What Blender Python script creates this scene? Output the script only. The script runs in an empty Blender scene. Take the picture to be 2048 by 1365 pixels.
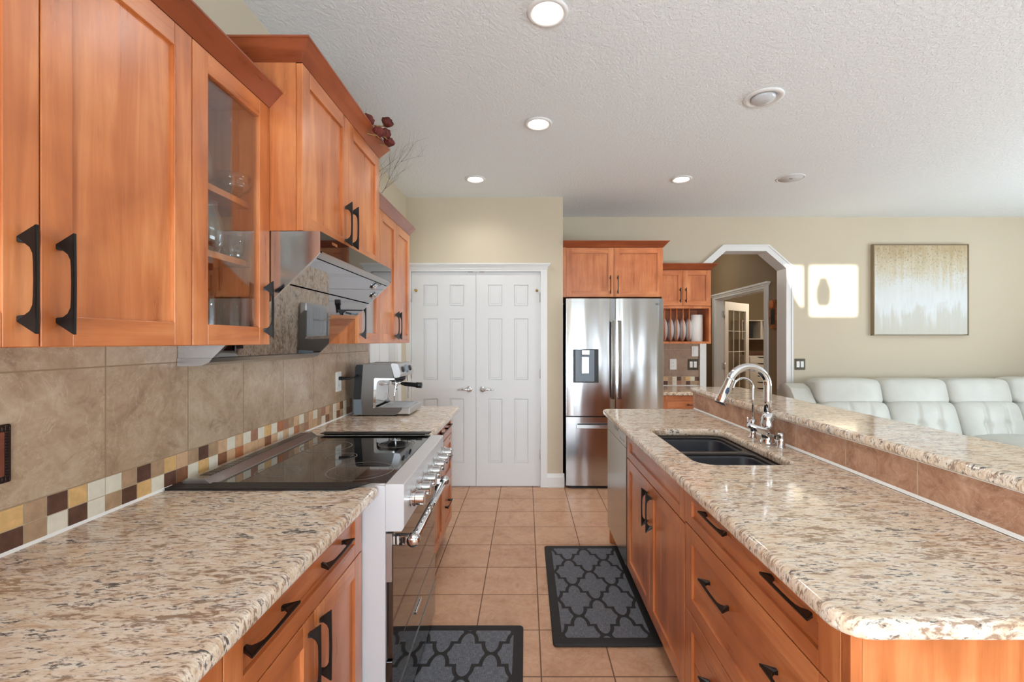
import bpy, bmesh, math, random
from mathutils import Vector, Matrix, noise as mnoise
random.seed(7)
S = bpy.context.scene
COL = S.collection
PI = math.pi

# ------------------------------------------------------------------ camera, world, sun, exposure
H = 1.375                                   # eye height
cam_d = bpy.data.cameras.new('camera')
cam_d.sensor_width = 36.0
cam_d.lens = 900.0 / 2048.0 * 36.0
cam_d.shift_x = -28.0 / 2048.0
cam_d.shift_y = 1.5 / 2048.0
cam_d.clip_start = 0.02
cam = bpy.data.objects.new('camera', cam_d)
cam.location = (0, 0, H)
cam.rotation_euler = (PI / 2, 0, 0)
COL.objects.link(cam)
S.camera = cam

S.view_settings.view_transform = 'Standard'
S.view_settings.look = 'None'
S.view_settings.gamma = 1.0
S.view_settings.use_curve_mapping = False
S.view_settings.exposure = 0.58
S.cycles.use_denoising = True
S.cycles.max_bounces = 12
S.cycles.diffuse_bounces = 6
S.cycles.glossy_bounces = 6
S.cycles.transparent_max_bounces = 24
S.cycles.sample_clamp_indirect = 6.0

w = bpy.data.worlds.new('sky_light')
S.world = w
w.use_nodes = True
w.node_tree.nodes['Background'].inputs[0].default_value = (0.62, 0.80, 1.0, 1)
w.node_tree.nodes['Background'].inputs[1].default_value = 1.2


def light(name, kind, loc, target=None, energy=10, size=None, size_y=None, color=(1, 1, 1), **kw):
    d = bpy.data.lights.new(name, kind)
    d.energy = energy
    d.color = color
    if kind == 'AREA':
        d.shape = kw.get('shape', 'RECTANGLE')
        d.size = size
        if size_y:
            d.size_y = size_y
    if kind == 'SUN':
        d.angle = kw.get('angle', 0.006)
    if kind == 'SPOT':
        d.spot_size = kw.get('spot', 2.2)
        d.spot_blend = 0.8
        d.shadow_soft_size = kw.get('soft', 0.05)
    o = bpy.data.objects.new(name, d)
    o.location = loc
    if target is not None:
        v = Vector(target) - Vector(loc)
        o.rotation_euler = v.to_track_quat('-Z', 'Y').to_euler()
    COL.objects.link(o)
    return o


# sun low behind the camera, entering by the high window of the rear wall
SUN_DIR = Vector((-1.15, 7.53, -0.25))
light('sun', 'SUN', (4.6, -6, 4), (4.6 - 1.15, 1.53, 3.75), energy=6.0, color=(1.0, 0.95, 0.88), angle=0.007)
# daylight of the rear windows and of the living room windows
DAY = (0.76, 0.89, 1.0)
light('daylight_patio_door', 'AREA', (0.35, -2.52, 1.25), (0.35, 1.0, 3.6), energy=150, size=1.4, size_y=2.1, color=DAY)
light('daylight_sidelight', 'AREA', (2.55, -2.52, 1.3), (2.55, 1.0, 2.9), energy=15, size=0.45, size_y=1.9, color=DAY)
light('daylight_nook_window', 'AREA', (-2.5, -2.52, 1.45), (-1.2, 1.0, 3.6), energy=170, size=1.8, size_y=1.7, color=DAY)
light('daylight_living_room', 'AREA', (6.12, 1.6, 1.5), (3.0, 1.6, 3.9), energy=150, size=3.4, size_y=1.5, color=DAY)


# ------------------------------------------------------------------ materials
def lin(c):
    r = []
    for v in c:
        v = v / 255.0
        r.append(v / 12.92 if v <= 0.04045 else ((v + 0.055) / 1.055) ** 2.4)
    return (r[0], r[1], r[2], 1.0)


class NT:
    def __init__(s, name):
        s.m = bpy.data.materials.new(name)
        s.m.use_nodes = True
        s.t = s.m.node_tree
        s.bsdf = s.t.nodes['Principled BSDF']
        s.out = s.t.nodes['Material Output']

    def n(s, kind, **kw):
        nd = s.t.nodes.new(kind)
        for k, v in kw.items():
            setattr(nd, k, v)
        return nd

    def l(s, a, b):
        s.t.links.new(a, b)

    def set(s, node, **kw):
        for k, v in kw.items():
            key = k.replace('_', ' ')
            inp = node.inputs[key]
            if hasattr(v, 'is_linked') or isinstance(v, bpy.types.NodeSocket):
                s.l(v, inp)
            else:
                inp.default_value = v

    def coords(s, scale=(1, 1, 1), rot=(0, 0, 0), loc=(0, 0, 0), rnd=0.0):
        tc = s.n('ShaderNodeTexCoord')
        vec = tc.outputs['Object']
        if rnd:
            oi = s.n('ShaderNodeObjectInfo')
            mu = s.n('ShaderNodeMath', operation='MULTIPLY')
            s.l(oi.outputs['Random'], mu.inputs[0])
            mu.inputs[1].default_value = rnd
            ad = s.n('ShaderNodeVectorMath', operation='ADD')
            s.l(vec, ad.inputs[0])
            s.l(mu.outputs[0], ad.inputs[1])
            vec = ad.outputs[0]
        mp = s.n('ShaderNodeMapping')
        s.l(vec, mp.inputs['Vector'])
        mp.inputs['Scale'].default_value = scale
        mp.inputs['Rotation'].default_value = rot
        mp.inputs['Location'].default_value = loc
        return mp.outputs[0]

    def noise(s, vec, scale, detail=3, rough=0.55, dist=0.0):
        nd = s.n('ShaderNodeTexNoise')
        s.l(vec, nd.inputs['Vector'])
        nd.inputs['Scale'].default_value = scale
        nd.inputs['Detail'].default_value = detail
        nd.inputs['Roughness'].default_value = rough
        nd.inputs['Distortion'].default_value = dist
        return nd.outputs['Fac']

    def ramp(s, fac, stops, interp='LINEAR'):
        nd = s.n('ShaderNodeValToRGB')
        nd.color_ramp.interpolation = interp
        els = nd.color_ramp.elements
        while len(els) < len(stops):
            els.new(0.5)
        for e, (p, c) in zip(els, stops):
            e.position = p
            e.color = c if len(c) == 4 else lin(c)
        s.l(fac, nd.inputs[0])
        return nd.outputs[0]

    def mix(s, fac, a, b, blend='MIX'):
        nd = s.n('ShaderNodeMix', data_type='RGBA', blend_type=blend)
        for sock, v in ((nd.inputs[0], fac), (nd.inputs[6], a), (nd.inputs[7], b)):
            if isinstance(v, bpy.types.NodeSocket):
                s.l(v, sock)
            else:
                sock.default_value = v
        return nd.outputs[2]

    def math(s, op, a, b=0.0):
        nd = s.n('ShaderNodeMath', operation=op)
        for sock, v in ((nd.inputs[0], a), (nd.inputs[1], b)):
            if isinstance(v, bpy.types.NodeSocket):
                s.l(v, sock)
            else:
                sock.default_value = v
        return nd.outputs[0]

    def bump(s, height, strength=0.2, distance=0.01, normal=None):
        nd = s.n('ShaderNodeBump')
        s.l(height, nd.inputs['Height'])
        nd.inputs['Strength'].default_value = strength
        nd.inputs['Distance'].default_value = distance
        if normal is not None:
            s.l(normal, nd.inputs['Normal'])
        s.l(nd.outputs[0], s.bsdf.inputs['Normal'])
        return nd.outputs[0]

    def base(s, v):
        if isinstance(v, bpy.types.NodeSocket):
            s.l(v, s.bsdf.inputs['Base Color'])
        else:
            s.bsdf.inputs['Base Color'].default_value = v

    def rough(s, v):
        if isinstance(v, bpy.types.NodeSocket):
            s.l(v, s.bsdf.inputs['Roughness'])
        else:
            s.bsdf.inputs['Roughness'].default_value = v


def simple(name, rgb, rough=0.5, metal=0.0, spec=0.5, coat=0.0, var=0.0, vscale=20):
    t = NT(name)
    c = lin(rgb)
    if var:
        v = t.coords(rnd=3.0)
        f = t.noise(v, vscale, 4)
        lo = (c[0] * (1 - var), c[1] * (1 - var), c[2] * (1 - var), 1)
        hi = (min(1, c[0] * (1 + var)), min(1, c[1] * (1 + var)), min(1, c[2] * (1 + var)), 1)
        t.base(t.ramp(f, [(0.3, lo), (0.7, hi)]))
    else:
        t.base(c)
    t.rough(rough)
    t.bsdf.inputs['Metallic'].default_value = metal
    t.bsdf.inputs['Specular IOR Level'].default_value = spec
    t.bsdf.inputs['Coat Weight'].default_value = coat
    return t.m


def wood(name, scale, c_dark, c_mid, c_light):
    t = NT(name)
    v = t.coords(scale=scale, rnd=9.0)
    v2 = t.coords(rnd=9.0)
    g = t.noise(v, 1.6, 6, 0.62, 0.6)
    big = t.noise(v2, 4.0, 3, 0.5, 0.5)
    f = t.math('ADD', t.math('MULTIPLY', g, 0.55), t.math('MULTIPLY', big, 0.45))
    col = t.ramp(f, [(0.36, c_dark), (0.5, c_mid), (0.64, c_light)])
    # fine pores
    p = t.noise(t.coords(scale=tuple(k * 5 for k in scale), rnd=9.0), 2.2, 2)
    col = t.mix(t.ramp(p, [(0.62, (0, 0, 0, 1)), (0.72, (0.25, 0.25, 0.25, 1))]), col, lin((150, 78, 38)))
    t.base(col)
    t.rough(t.ramp(g, [(0.3, (0.26, 0.26, 0.26, 1)), (0.7, (0.36, 0.36, 0.36, 1))]))
    t.bsdf.inputs['Coat Weight'].default_value = 0.5
    t.bsdf.inputs['Coat Roughness'].default_value = 0.28
    return t.m


WC = ((160, 85, 40), (188, 108, 57), (212, 136, 82))
M_WV = wood('maple_upright_grain', (14, 14, 1.1), *WC)
M_WH = wood('maple_level_grain', (1.1, 1.1, 14), *WC)
M_WCROWN = wood('maple_crown', (1.2, 1.2, 10), (122, 56, 28), (140, 67, 34), (160, 84, 46))
M_WIN = wood('maple_inside', (10, 10, 1.1), (164, 84, 44), (186, 102, 56), (200, 116, 68))
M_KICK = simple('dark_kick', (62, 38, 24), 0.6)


def granite(name, rot, warm=0.0):
    t = NT(name)
    v = t.coords(scale=(10, 34, 14), rot=(0, 0, rot))
    vf = t.coords(scale=(30, 96, 40), rot=(0, 0, rot))
    vb = t.coords(scale=(2.0, 6.0, 3.0), rot=(0, 0, rot))
    n1 = t.noise(v, 1.5, 6, 0.68, 0.9)
    n2 = t.noise(vf, 1.1, 5, 0.7, 0.8)
    n3 = t.noise(vb, 1.3, 4, 0.6, 1.4)
    n4 = t.noise(vf, 1.7, 5, 0.7, 0.5)
    n5 = t.noise(v, 2.6, 4, 0.65, 1.2)
    base = t.ramp(n1, [(0.30, (196, 164, 134)), (0.42, (218, 196, 170)), (0.54, (232, 218, 200)), (0.72, (236, 230, 220))])
    sb = t.math('ADD', t.math('MULTIPLY', t.math('ADD', n2, n5), 0.5), t.math('MULTIPLY', t.math('SUBTRACT', n3, 0.5), 0.30))
    brown = t.ramp(sb, [(0.505, (0, 0, 0, 1)), (0.58, (0.85, 0.85, 0.85, 1))])
    col = t.mix(brown, base, lin((138, 108, 86)))
    sk = t.math('ADD', t.math('MULTIPLY', t.math('ADD', n4, n1), 0.5), t.math('MULTIPLY', t.math('SUBTRACT', n3, 0.52), -0.42))
    black = t.ramp(sk, [(0.565, (0, 0, 0, 1)), (0.62, (0.9, 0.9, 0.9, 1))])
    col = t.mix(black, col, lin((66, 60, 58)))
    t.base(col)
    t.rough(0.09)
    t.bsdf.inputs['Specular IOR Level'].default_value = 0.5
    return t.m


M_GRL = granite('granite_wall_run', -0.75)
M_GRI = granite('granite_island', 0.12)
M_GRB = granite('granite_bar', -1.1)


def wall_paint(name, rgb):
    t = NT(name)
    c = lin(rgb)
    f = t.noise(t.coords(), 1.1, 3)
    t.base(t.ramp(f, [(0.3, tuple(k * 0.95 for k in c[:3]) + (1,)), (0.7, c)]))
    t.rough(0.75)
    t.bump(t.noise(t.coords(), 180, 3), 0.06, 0.004)
    return t.m


M_WALL = wall_paint('beige_wall_paint', (203, 191, 168))
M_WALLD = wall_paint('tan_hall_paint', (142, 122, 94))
M_TRIM = simple('white_trim_paint', (226, 226, 224), 0.38)
M_DOOR = simple('white_door_paint', (221, 222, 222), 0.42)

t = NT('knockdown_ceiling')
t.base(lin((232, 237, 238)))
t.rough(0.85)
vn = t.coords(scale=(1, 0.8, 1))
a = t.noise(vn, 62, 4, 0.6, 0.6)
t.bump(t.ramp(a, [(0.42, (0, 0, 0, 1)), (0.58, (1, 1, 1, 1))]), 0.38, 0.006)
M_CEIL = t.m


def tiles(name, bw, bh, c1, c2, mortar, axes, phase, msize, blot=1.0, rough=0.4, vein=True):
    """square tiles laid on the two given object axes"""
    t = NT(name)
    tc = t.n('ShaderNodeTexCoord')
    sp = t.n('ShaderNodeSeparateXYZ')
    t.l(tc.outputs['Object'], sp.inputs[0])
    cb = t.n('ShaderNodeCombineXYZ')
    for i, (ax, ph) in enumerate(zip(axes, phase)):
        t.l(t.math('SUBTRACT', sp.outputs[ax], ph), cb.inputs[i])
    br = t.n('ShaderNodeTexBrick')
    br.offset = 0.0
    br.squash = 1.0
    t.l(cb.outputs[0], br.inputs['Vector'])
    br.inputs['Color1'].default_value = (0.42, 0.42, 0.42, 1)
    br.inputs['Color2'].default_value = (0.58, 0.58, 0.58, 1)
    br.inputs['Mortar'].default_value = (0, 0, 0, 1)
    br.inputs['Scale'].default_value = 1.0
    br.inputs['Mortar Size'].default_value = msize
    br.inputs['Mortar Smooth'].default_value = 0.2
    br.inputs['Brick Width'].default_value = bw
    br.inputs['Row Height'].default_value = bh
    n1 = t.noise(t.coords(), 7.0 * blot, 6, 0.65, 0.8)
    n2 = t.noise(t.coords(), 26.0 * blot, 5, 0.7, 1.5)
    f = t.math('ADD', t.math('MULTIPLY', n1, 0.6), t.math('MULTIPLY', n2, 0.4))
    sh = t.math('ADD', f, t.math('MULTIPLY', t.math('SUBTRACT', br.outputs['Color'], 0.5), 0.35))
    col = t.ramp(sh, [(0.30, c1[0]), (0.44, c1[1]), (0.55, c2[0]), (0.70, c2[1])])
    if vein:
        vn_ = t.noise(t.coords(), 3.2, 5, 0.75, 2.5)
        vv = t.math('ABSOLUTE', t.math('SUBTRACT', vn_, 0.5))
        col = t.mix(t.ramp(vv, [(0.0, (0.45, 0.45, 0.45, 1)), (0.012, (0, 0, 0, 1))]), col, c2[1] if len(c2[1]) == 4 else lin(c2[1]))
        dk = t.noise(t.coords(), 9.0, 6, 0.75, 1.0)
        col = t.mix(t.ramp(dk, [(0.60, (0, 0, 0, 1)), (0.70, (0.55, 0.55, 0.55, 1))]), col, lin(c1[0]))
    t.base(t.mix(br.outputs['Fac'], col, lin(mortar)))
    t.rough(t.mix(br.outputs['Fac'], (rough, rough, rough, 1), (0.8, 0.8, 0.8, 1)))
    inv = t.math('SUBTRACT', 1.0, br.outputs['Fac'])
    h2 = t.math('ADD', inv, t.math('MULTIPLY', n2, 0.25))
    t.bump(h2, 0.25, 0.004)
    return t.m


M_FLOOR = tiles('floor_tile', 0.2992, 0.2992, ((168, 122, 92), (192, 147, 115)), ((203, 160, 128), (214, 176, 146)),
                (112, 80, 60), (0, 1), (0.063 - 0.2992 * 40, 1.8457 - 0.2992 * 40), 0.0032, 0.7, 0.42)
M_SPLASH = tiles('backsplash_tile', 0.2938, 0.2965, ((134, 108, 86), (170, 143, 117)), ((184, 160, 134), (203, 185, 163)),
                 (150, 126, 98), (1, 2), (1.204 - 1.3 - 0.2938 * 20, 1.012 - 0.9142 - 0.2965 * 4), 0.0022, 0.75, 0.3)
M_SPLASHB = tiles('backsplash_tile_rear', 0.2938, 0.2965, ((120, 94, 78), (148, 122, 104)), ((160, 135, 115), (178, 155, 136)),
                  (178, 160, 138), (0, 2), (1.575 - 1.6 - 0.2938 * 20, 0.995 - 0.896 - 0.2965 * 4), 0.0022, 0.75, 0.3)
M_RISER = tiles('riser_tile', 0.299, 5.0, ((122, 84, 62), (164, 120, 93)), ((188, 146, 118), (212, 178, 152)),
                (196, 168, 142), (1, 2), (1.3275 - 1.9 - 0.299 * 20, -1.0), 0.0024, 0.75, 0.35)


def metal(name, rgb, rough=0.25, brush=None, wav=0.0, wscale=(5, 5, 0.6), strength=0.05):
    t = NT(name)
    t.base(lin(rgb))
    t.bsdf.inputs['Metallic'].default_value = 1.0
    t.rough(rough)
    if brush:
        f = t.noise(t.coords(scale=brush), 1.0, 3, 0.6)
        t.rough(t.ramp(f, [(0.3, (rough * 0.8,) * 3 + (1,)), (0.7, (rough * 1.25,) * 3 + (1,))]))
        if not wav:
            t.bump(f, strength, 0.002)
    if wav:
        g = t.noise(t.coords(scale=wscale), 1.0, 1, 0.4)
        t.bump(g, wav, 0.05)
    return t.m


M_STEEL = metal('brushed_steel', (196, 196, 196), 0.30)
M_STEELV = metal('fridge_steel', (192, 194, 197), 0.18, wav=0.35, wscale=(5.5, 5.5, 0.5))
M_STEELD = metal('dark_steel', (128, 122, 116), 0.27)
M_DWS = metal('dishwasher_steel', (172, 167, 160), 0.2)
M_CHROME = metal('chrome', (222, 224, 226), 0.06)
M_SATIN = metal('satin_nickel', (190, 190, 190), 0.3)
M_MIRROR = metal('smoked_mirror_glass', (182, 184, 188), 0.03)
M_HOODSIDE = metal('polished_hood_steel', (206, 208, 212), 0.14)
M_BRASS = metal('brass', (200, 165, 80), 0.25)
M_BRONZE = simple('bronze_black', (30, 26, 24), 0.32, 0.35, 0.5)
M_BLACK = simple('black_plastic', (16, 16, 17), 0.4)
M_BLACKG = simple('black_gloss_glass', (9, 9, 10), 0.03, 0, 0.6, 0.5)
M_OVENGL = simple('oven_black_glass', (24, 18, 15), 0.05, 0, 0.9, 0.6)
M_RUBBER = simple('mat_rubber', (34, 32, 32), 0.75, var=0.15, vscale=60)
M_SINK = simple('sink_composite', (44, 48, 57), 0.38, var=0.08, vscale=200)
M_WHITEP = simple('white_plastic', (228, 228, 224), 0.35)
M_CHINA = simple('white_china', (226, 224, 222), 0.18)
M_PAPER = simple('paper_towel', (232, 230, 226), 0.85)
M_CAULK = simple('white_caulk', (236, 236, 232), 0.5)
M_GAP = simple('gap_silicone', (26, 25, 25), 0.45)
M_COPPER = simple('copper_plate', (150, 92, 74), 0.32, 0.75, 0.5, var=0.2, vscale=14)
M_COPPERD = simple('copper_dark_border', (52, 34, 28), 0.4, 0.6)
M_PLATE = simple('antique_plate', (70, 62, 48), 0.4, 0.5, 0.5, var=0.4, vscale=120)
M_ROSE = simple('dried_rose_petals', (92, 32, 22), 0.8, var=0.4, vscale=60)
M_STEM = simple('dried_stem', (150, 120, 72), 0.8)
M_TWIG = simple('bare_twig', (128, 120, 114), 0.8)
M_VASE = simple('clay_vase', (140, 72, 44), 0.6)
M_ESP = metal('espresso_steel', (122, 118, 114), 0.3)
M_PANEL = simple('grey_range_enamel', (206, 206, 208), 0.35, 0.25)
M_GREY = simple('grey_plastic', (120, 132, 144), 0.4)
M_SHELF = simple('white_laminate', (214, 205, 190), 0.5)
M_DARK = simple('dark_recess', (30, 28, 24), 0.6, var=0.5, vscale=30)
M_BROWN = simple('brown_box', (92, 56, 32), 0.6)
M_SUNSTOP = simple('sun_stop_white', (235, 235, 232), 0.8)
M_TEXTD = simple('grey_letter', (84, 84, 86), 0.4, 0.6)
M_TEXTO = simple('copper_letter', (190, 120, 70), 0.4)

t = NT('white_leather')
f = t.noise(t.coords(), 5, 4)
t.base(t.ramp(f, [(0.3, (192, 192, 184)), (0.7, (204, 204, 196))]))
t.rough(0.42)
b1 = t.noise(t.coords(), 220, 2)
b2 = t.noise(t.coords(scale=(1, 1, 0.5)), 9, 3, 0.6, 0.8)
t.bump(t.math('ADD', t.math('MULTIPLY', b1, 0.05), t.math('MULTIPLY', b2, 0.8)), 0.3, 0.012)
M_LEATHER = t.m

t = NT('mat_woven_vinyl')
wx = t.noise(t.coords(scale=(700, 40, 1)), 1.0, 2)
wy = t.noise(t.coords(scale=(40, 700, 1)), 1.0, 2)
f = t.math('ADD', t.math('MULTIPLY', wx, 0.5), t.math('MULTIPLY', wy, 0.5))
t.base(t.ramp(f, [(0.34, (58, 60, 66)), (0.5, (92, 95, 102)), (0.66, (138, 141, 148))]))
t.rough(0.7)
t.bump(f, 0.3, 0.002)
M_WOVEN = t.m

t = NT('abstract_canvas')
vg = t.coords()
sp = t.n('ShaderNodeSeparateXYZ')
t.l(vg, sp.inputs[0])
streak = t.noise(t.coords(scale=(26, 1, 1.6)), 1.0, 5, 0.6)
blotch = t.noise(t.coords(scale=(4, 1, 5)), 1.0, 4, 0.6, 0.5)
hgt = t.math('ADD', t.math('MULTIPLY', sp.outputs[2], 1.0), t.math('MULTIPLY', t.math('SUBTRACT', streak, 0.5), 0.5))
hgt = t.math('ADD', hgt, t.math('MULTIPLY', t.math('SUBTRACT', blotch, 0.5), 0.35))
col = t.ramp(hgt, [(0.0, (196, 192, 178)), (0.22, (198, 198, 190)), (0.34, (214, 218, 218)), (0.55, (208, 210, 206)),
                   (0.72, (200, 190, 166)), (0.95, (178, 158, 122))])
spk = t.noise(t.coords(scale=(60, 1, 42)), 1.0, 3, 0.7)
msk = t.math('MULTIPLY', t.ramp(spk, [(0.54, (0, 0, 0, 1)), (0.62, (1, 1, 1, 1))]), t.ramp(sp.outputs[2], [(0.45, (0, 0, 0, 1)), (0.9, (0.75, 0.75, 0.75, 1))]))
col = t.mix(msk, col, lin((128, 116, 88)))
wh = t.noise(t.coords(scale=(11, 1, 1.1)), 1.0, 4, 0.5)
m2 = t.math('MULTIPLY', t.ramp(wh, [(0.55, (0, 0, 0, 1)), (0.62, (0.6, 0.6, 0.6, 1))]), t.ramp(sp.outputs[2], [(0.05, (0, 0, 0, 1)), (0.2, (1, 1, 1, 1)), (0.5, (0, 0, 0, 1))]))
col = t.mix(m2, col, lin((222, 226, 226)))
t.base(col)
t.rough(0.6)
M_ART = t.m


def thin_glass(name, tint=(1, 1, 1, 1), gl=1.0, rough=0.0, f0=0.06, gain=1.3):
    t = NT(name)
    t.t.nodes.remove(t.bsdf)
    tr = t.n('ShaderNodeBsdfTransparent')
    tr.inputs[0].default_value = tint
    g = t.n('ShaderNodeBsdfGlossy')
    g.inputs[0].default_value = (gl, gl, gl, 1)
    g.inputs['Roughness'].default_value = rough
    lw = t.n('ShaderNodeLayerWeight')
    lw.inputs['Blend'].default_value = 0.5
    fc = t.math('POWER', lw.outputs['Facing'], 3.0)
    k = t.math('MINIMUM', t.math('ADD', t.math('MULTIPLY', fc, gain), f0), 1.0)
    mx = t.n('ShaderNodeMixShader')
    t.l(k, mx.inputs[0])
    t.l(tr.outputs[0], mx.inputs[1])
    t.l(g.outputs[0], mx.inputs[2])
    t.l(mx.outputs[0], t.out.inputs['Surface'])
    return t.m


M_PANE = thin_glass('pane_glass', (0.96, 0.97, 0.97, 1), f0=0.05, gain=0.85)
M_TUMBLER = thin_glass('glassware', (0.90, 0.93, 0.93, 1), f0=0.07, gain=0.9)


def emit(name, rgb, strength):
    t = NT(name)
    t.base(lin((240, 240, 236)))
    t.bsdf.inputs['Emission Color'].default_value = lin(rgb)
    t.bsdf.inputs['Emission Strength'].default_value = strength
    return t.m


M_LAMP = emit('lit_lamp', (255, 244, 226), 9.0)
M_LAMPOFF = simple('unlit_lamp', (196, 198, 200), 0.15)

MOS = {k: simple('mosaic_' + n, c, 0.35, var=v, vscale=40) for k, n, c, v in (
    ('W', 'ivory', (224, 216, 198), 0.06), ('T', 'taupe', (172, 142, 112), 0.16), ('D', 'umber', (92, 60, 48), 0.3),
    ('Y', 'gold', (214, 174, 116), 0.14), ('P', 'peach', (206, 168, 132), 0.12), ('B', 'brown', (132, 88, 62), 0.25),
    ('O', 'rust', (178, 110, 70), 0.18), ('R', 'rose', (162, 116, 94), 0.14))}


# ------------------------------------------------------------------ object helpers
def thing(name, label, cat, loc=(0, 0, 0), group=None, rotz=0.0):
    o = bpy.data.objects.new(name, None)
    o.empty_display_size = 0.05
    COL.objects.link(o)
    o.location = loc
    o.rotation_euler = (0, 0, rotz)
    tag(o, label, cat, group)
    return o


def tag(o, label, cat, group=None):
    o['label'] = label
    o['category'] = cat
    if group:
        o['group'] = group
    return o


def root_of(o):
    while o.parent:
        o = o.parent
    return o


def link(name, me, mats, parent=None, loc=None, smooth=None):
    if not isinstance(mats, (list, tuple)):
        mats = [mats]
    if not me.materials:
        for m in mats:
            me.materials.append(m)
    if smooth:
        for p in me.polygons:
            p.use_smooth = True
    o = bpy.data.objects.new(name, me)
    COL.objects.link(o)
    if parent is not None:
        o.parent = parent
    if loc is not None:
        o.location = loc
    return o


def obj(name, bm, mats, parent=None, smooth=False, angle=None, label=None, keep=False):
    """bm is in world coordinates; the object gets its origin at its top-level thing"""
    bmesh.ops.recalc_face_normals(bm, faces=bm.faces)
    if parent is not None:
        org = Vector(root_of(parent).location)
        bmesh.ops.translate(bm, verts=bm.verts, vec=-org)
    me = bpy.data.meshes.new(name)
    bm.to_mesh(me)
    bm.free()
    if smooth:
        for p in me.polygons:
            p.use_smooth = True
    o = link(name, me, mats, parent)
    if angle is not None:
        for p in me.polygons:
            p.use_smooth = True
        me.set_sharp_from_angle(angle=angle)
    if label:
        o['label'] = label
    return o


def solo(name, bm, mats, label, cat, group=None, at=None, **kw):
    """a thing of one mesh, origin at its base"""
    if at is None:
        xs = [v.co for v in bm.verts]
        at = Vector((sum(c.x for c in xs) / len(xs), sum(c.y for c in xs) / len(xs), min(c.z for c in xs)))
    bmesh.ops.translate(bm, verts=bm.verts, vec=-Vector(at))
    o = obj(name, bm, mats, None, **kw)
    o.location = at
    return tag(o, label, cat, group)


def struct(name, bm, mats, parent=None, **kw):
    o = obj(name, bm, mats, parent, **kw)
    if parent is None:
        o['kind'] = 'structure'
    return o


def B():
    return bmesh.new()


def box(bm, x0, x1, y0, y1, z0, z1, bev=0.0, mi=0, seg=2):
    x0, x1 = min(x0, x1), max(x0, x1)
    y0, y1 = min(y0, y1), max(y0, y1)
    z0, z1 = min(z0, z1), max(z0, z1)
    r = bmesh.ops.create_cube(bm, size=1.0)
    vs = r['verts']
    for v in vs:
        v.co = Vector((x0 + (v.co.x + .5) * (x1 - x0), y0 + (v.co.y + .5) * (y1 - y0), z0 + (v.co.z + .5) * (z1 - z0)))
    fs = list({f for v in vs for f in v.link_faces})
    for f in fs:
        f.material_index = mi
    if bev:
        es = list({e for v in vs for e in v.link_edges})
        r2 = bmesh.ops.bevel(bm, geom=es, offset=bev, segments=seg, affect='EDGES', profile=0.5)
        for f in r2['faces']:
            f.material_index = mi
    return bm


def prism(bm, pts, axis, a0, a1, mi=0):
    """polygon of 2D points, extruded along axis; 2D = the other two axes in xyz order"""
    def P(p, a):
        if axis == 'x':
            return Vector((a, p[0], p[1]))
        if axis == 'y':
            return Vector((p[0], a, p[1]))
        return Vector((p[0], p[1], a))
    lo = [bm.verts.new(P(p, a0)) for p in pts]
    hi = [bm.verts.new(P(p, a1)) for p in pts]
    fs = [bm.faces.new(lo), bm.faces.new(list(reversed(hi)))]
    n = len(pts)
    for i in range(n):
        fs.append(bm.faces.new((lo[i], lo[(i + 1) % n], hi[(i + 1) % n], hi[i])))
    for f in fs:
        f.material_index = mi
    return fs


def lathe(bm, prof, c, axis='z', seg=32, mi=0, M=None, loop=False):
    """profile of (radius, height) turned about an axis through c"""
    rings = []
    for r, h in prof:
        ring = []
        for i in range(seg):
            a = 2 * PI * i / seg
            u, v = r * math.cos(a), r * math.sin(a)
            p = {'z': (u, v, h), 'x': (h, u, v), 'y': (u, h, v)}[axis]
            p = Vector(p)
            if M is not None:
                p = M @ p
            ring.append(bm.verts.new(Vector(c) + p))
        rings.append(ring)
    for a, b in zip(rings, rings[1:] + ([rings[0]] if loop else [])):
        for i in range(seg):
            f = bm.faces.new((a[i], a[(i + 1) % seg], b[(i + 1) % seg], b[i]))
            f.material_index = mi
            f.smooth = True
    for ring, r in () if loop else ((rings[0], prof[0][0]), (rings[-1], prof[-1][0])):
        if r > 1e-6:
            f = bm.faces.new(ring)
            f.material_index = mi
    bmesh.ops.remove_doubles(bm, verts=[v for r in rings for v in r], dist=1e-6)
    return bm


def tube(bm, pts, rad, seg=10, mi=0, cap=True):
    """round tube through points; rad is a number or one per point"""
    pts = [Vector(p) for p in pts]
    if not isinstance(rad, (list, tuple)):
        rad = [rad] * len(pts)
    prev = None
    rings = []
    for i, p in enumerate(pts):
        if i == 0:
            d = pts[1] - pts[0]
        elif i == len(pts) - 1:
            d = pts[-1] - pts[-2]
        else:
            d = (pts[i + 1] - pts[i]).normalized() + (pts[i] - pts[i - 1]).normalized()
        d.normalize()
        if prev is None:
            up = Vector((0, 0, 1)) if abs(d.z) < 0.9 else Vector((1, 0, 0))
            nrm = d.cross(up).normalized()
        else:
            nrm = (prev - d * prev.dot(d)).normalized()
        prev = nrm
        bn = d.cross(nrm)
        rings.append([bm.verts.new(p + (nrm * math.cos(2 * PI * k / seg) + bn * math.sin(2 * PI * k / seg)) * rad[i]) for k in range(seg)])
    for a, b in zip(rings, rings[1:]):
        for k in range(seg):
            f = bm.faces.new((a[k], a[(k + 1) % seg], b[(k + 1) % seg], b[k]))
            f.smooth = True
            f.material_index = mi
    if cap:
        bm.faces.new(rings[0]).material_index = mi
        bm.faces.new(rings[-1]).material_index = mi
    return bm


def arc(cx, cz, r, a0, a1, n):
    return [(cx + r * math.cos(a0 + (a1 - a0) * i / n), cz + r * math.sin(a0 + (a1 - a0) * i / n)) for i in range(n + 1)]


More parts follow.
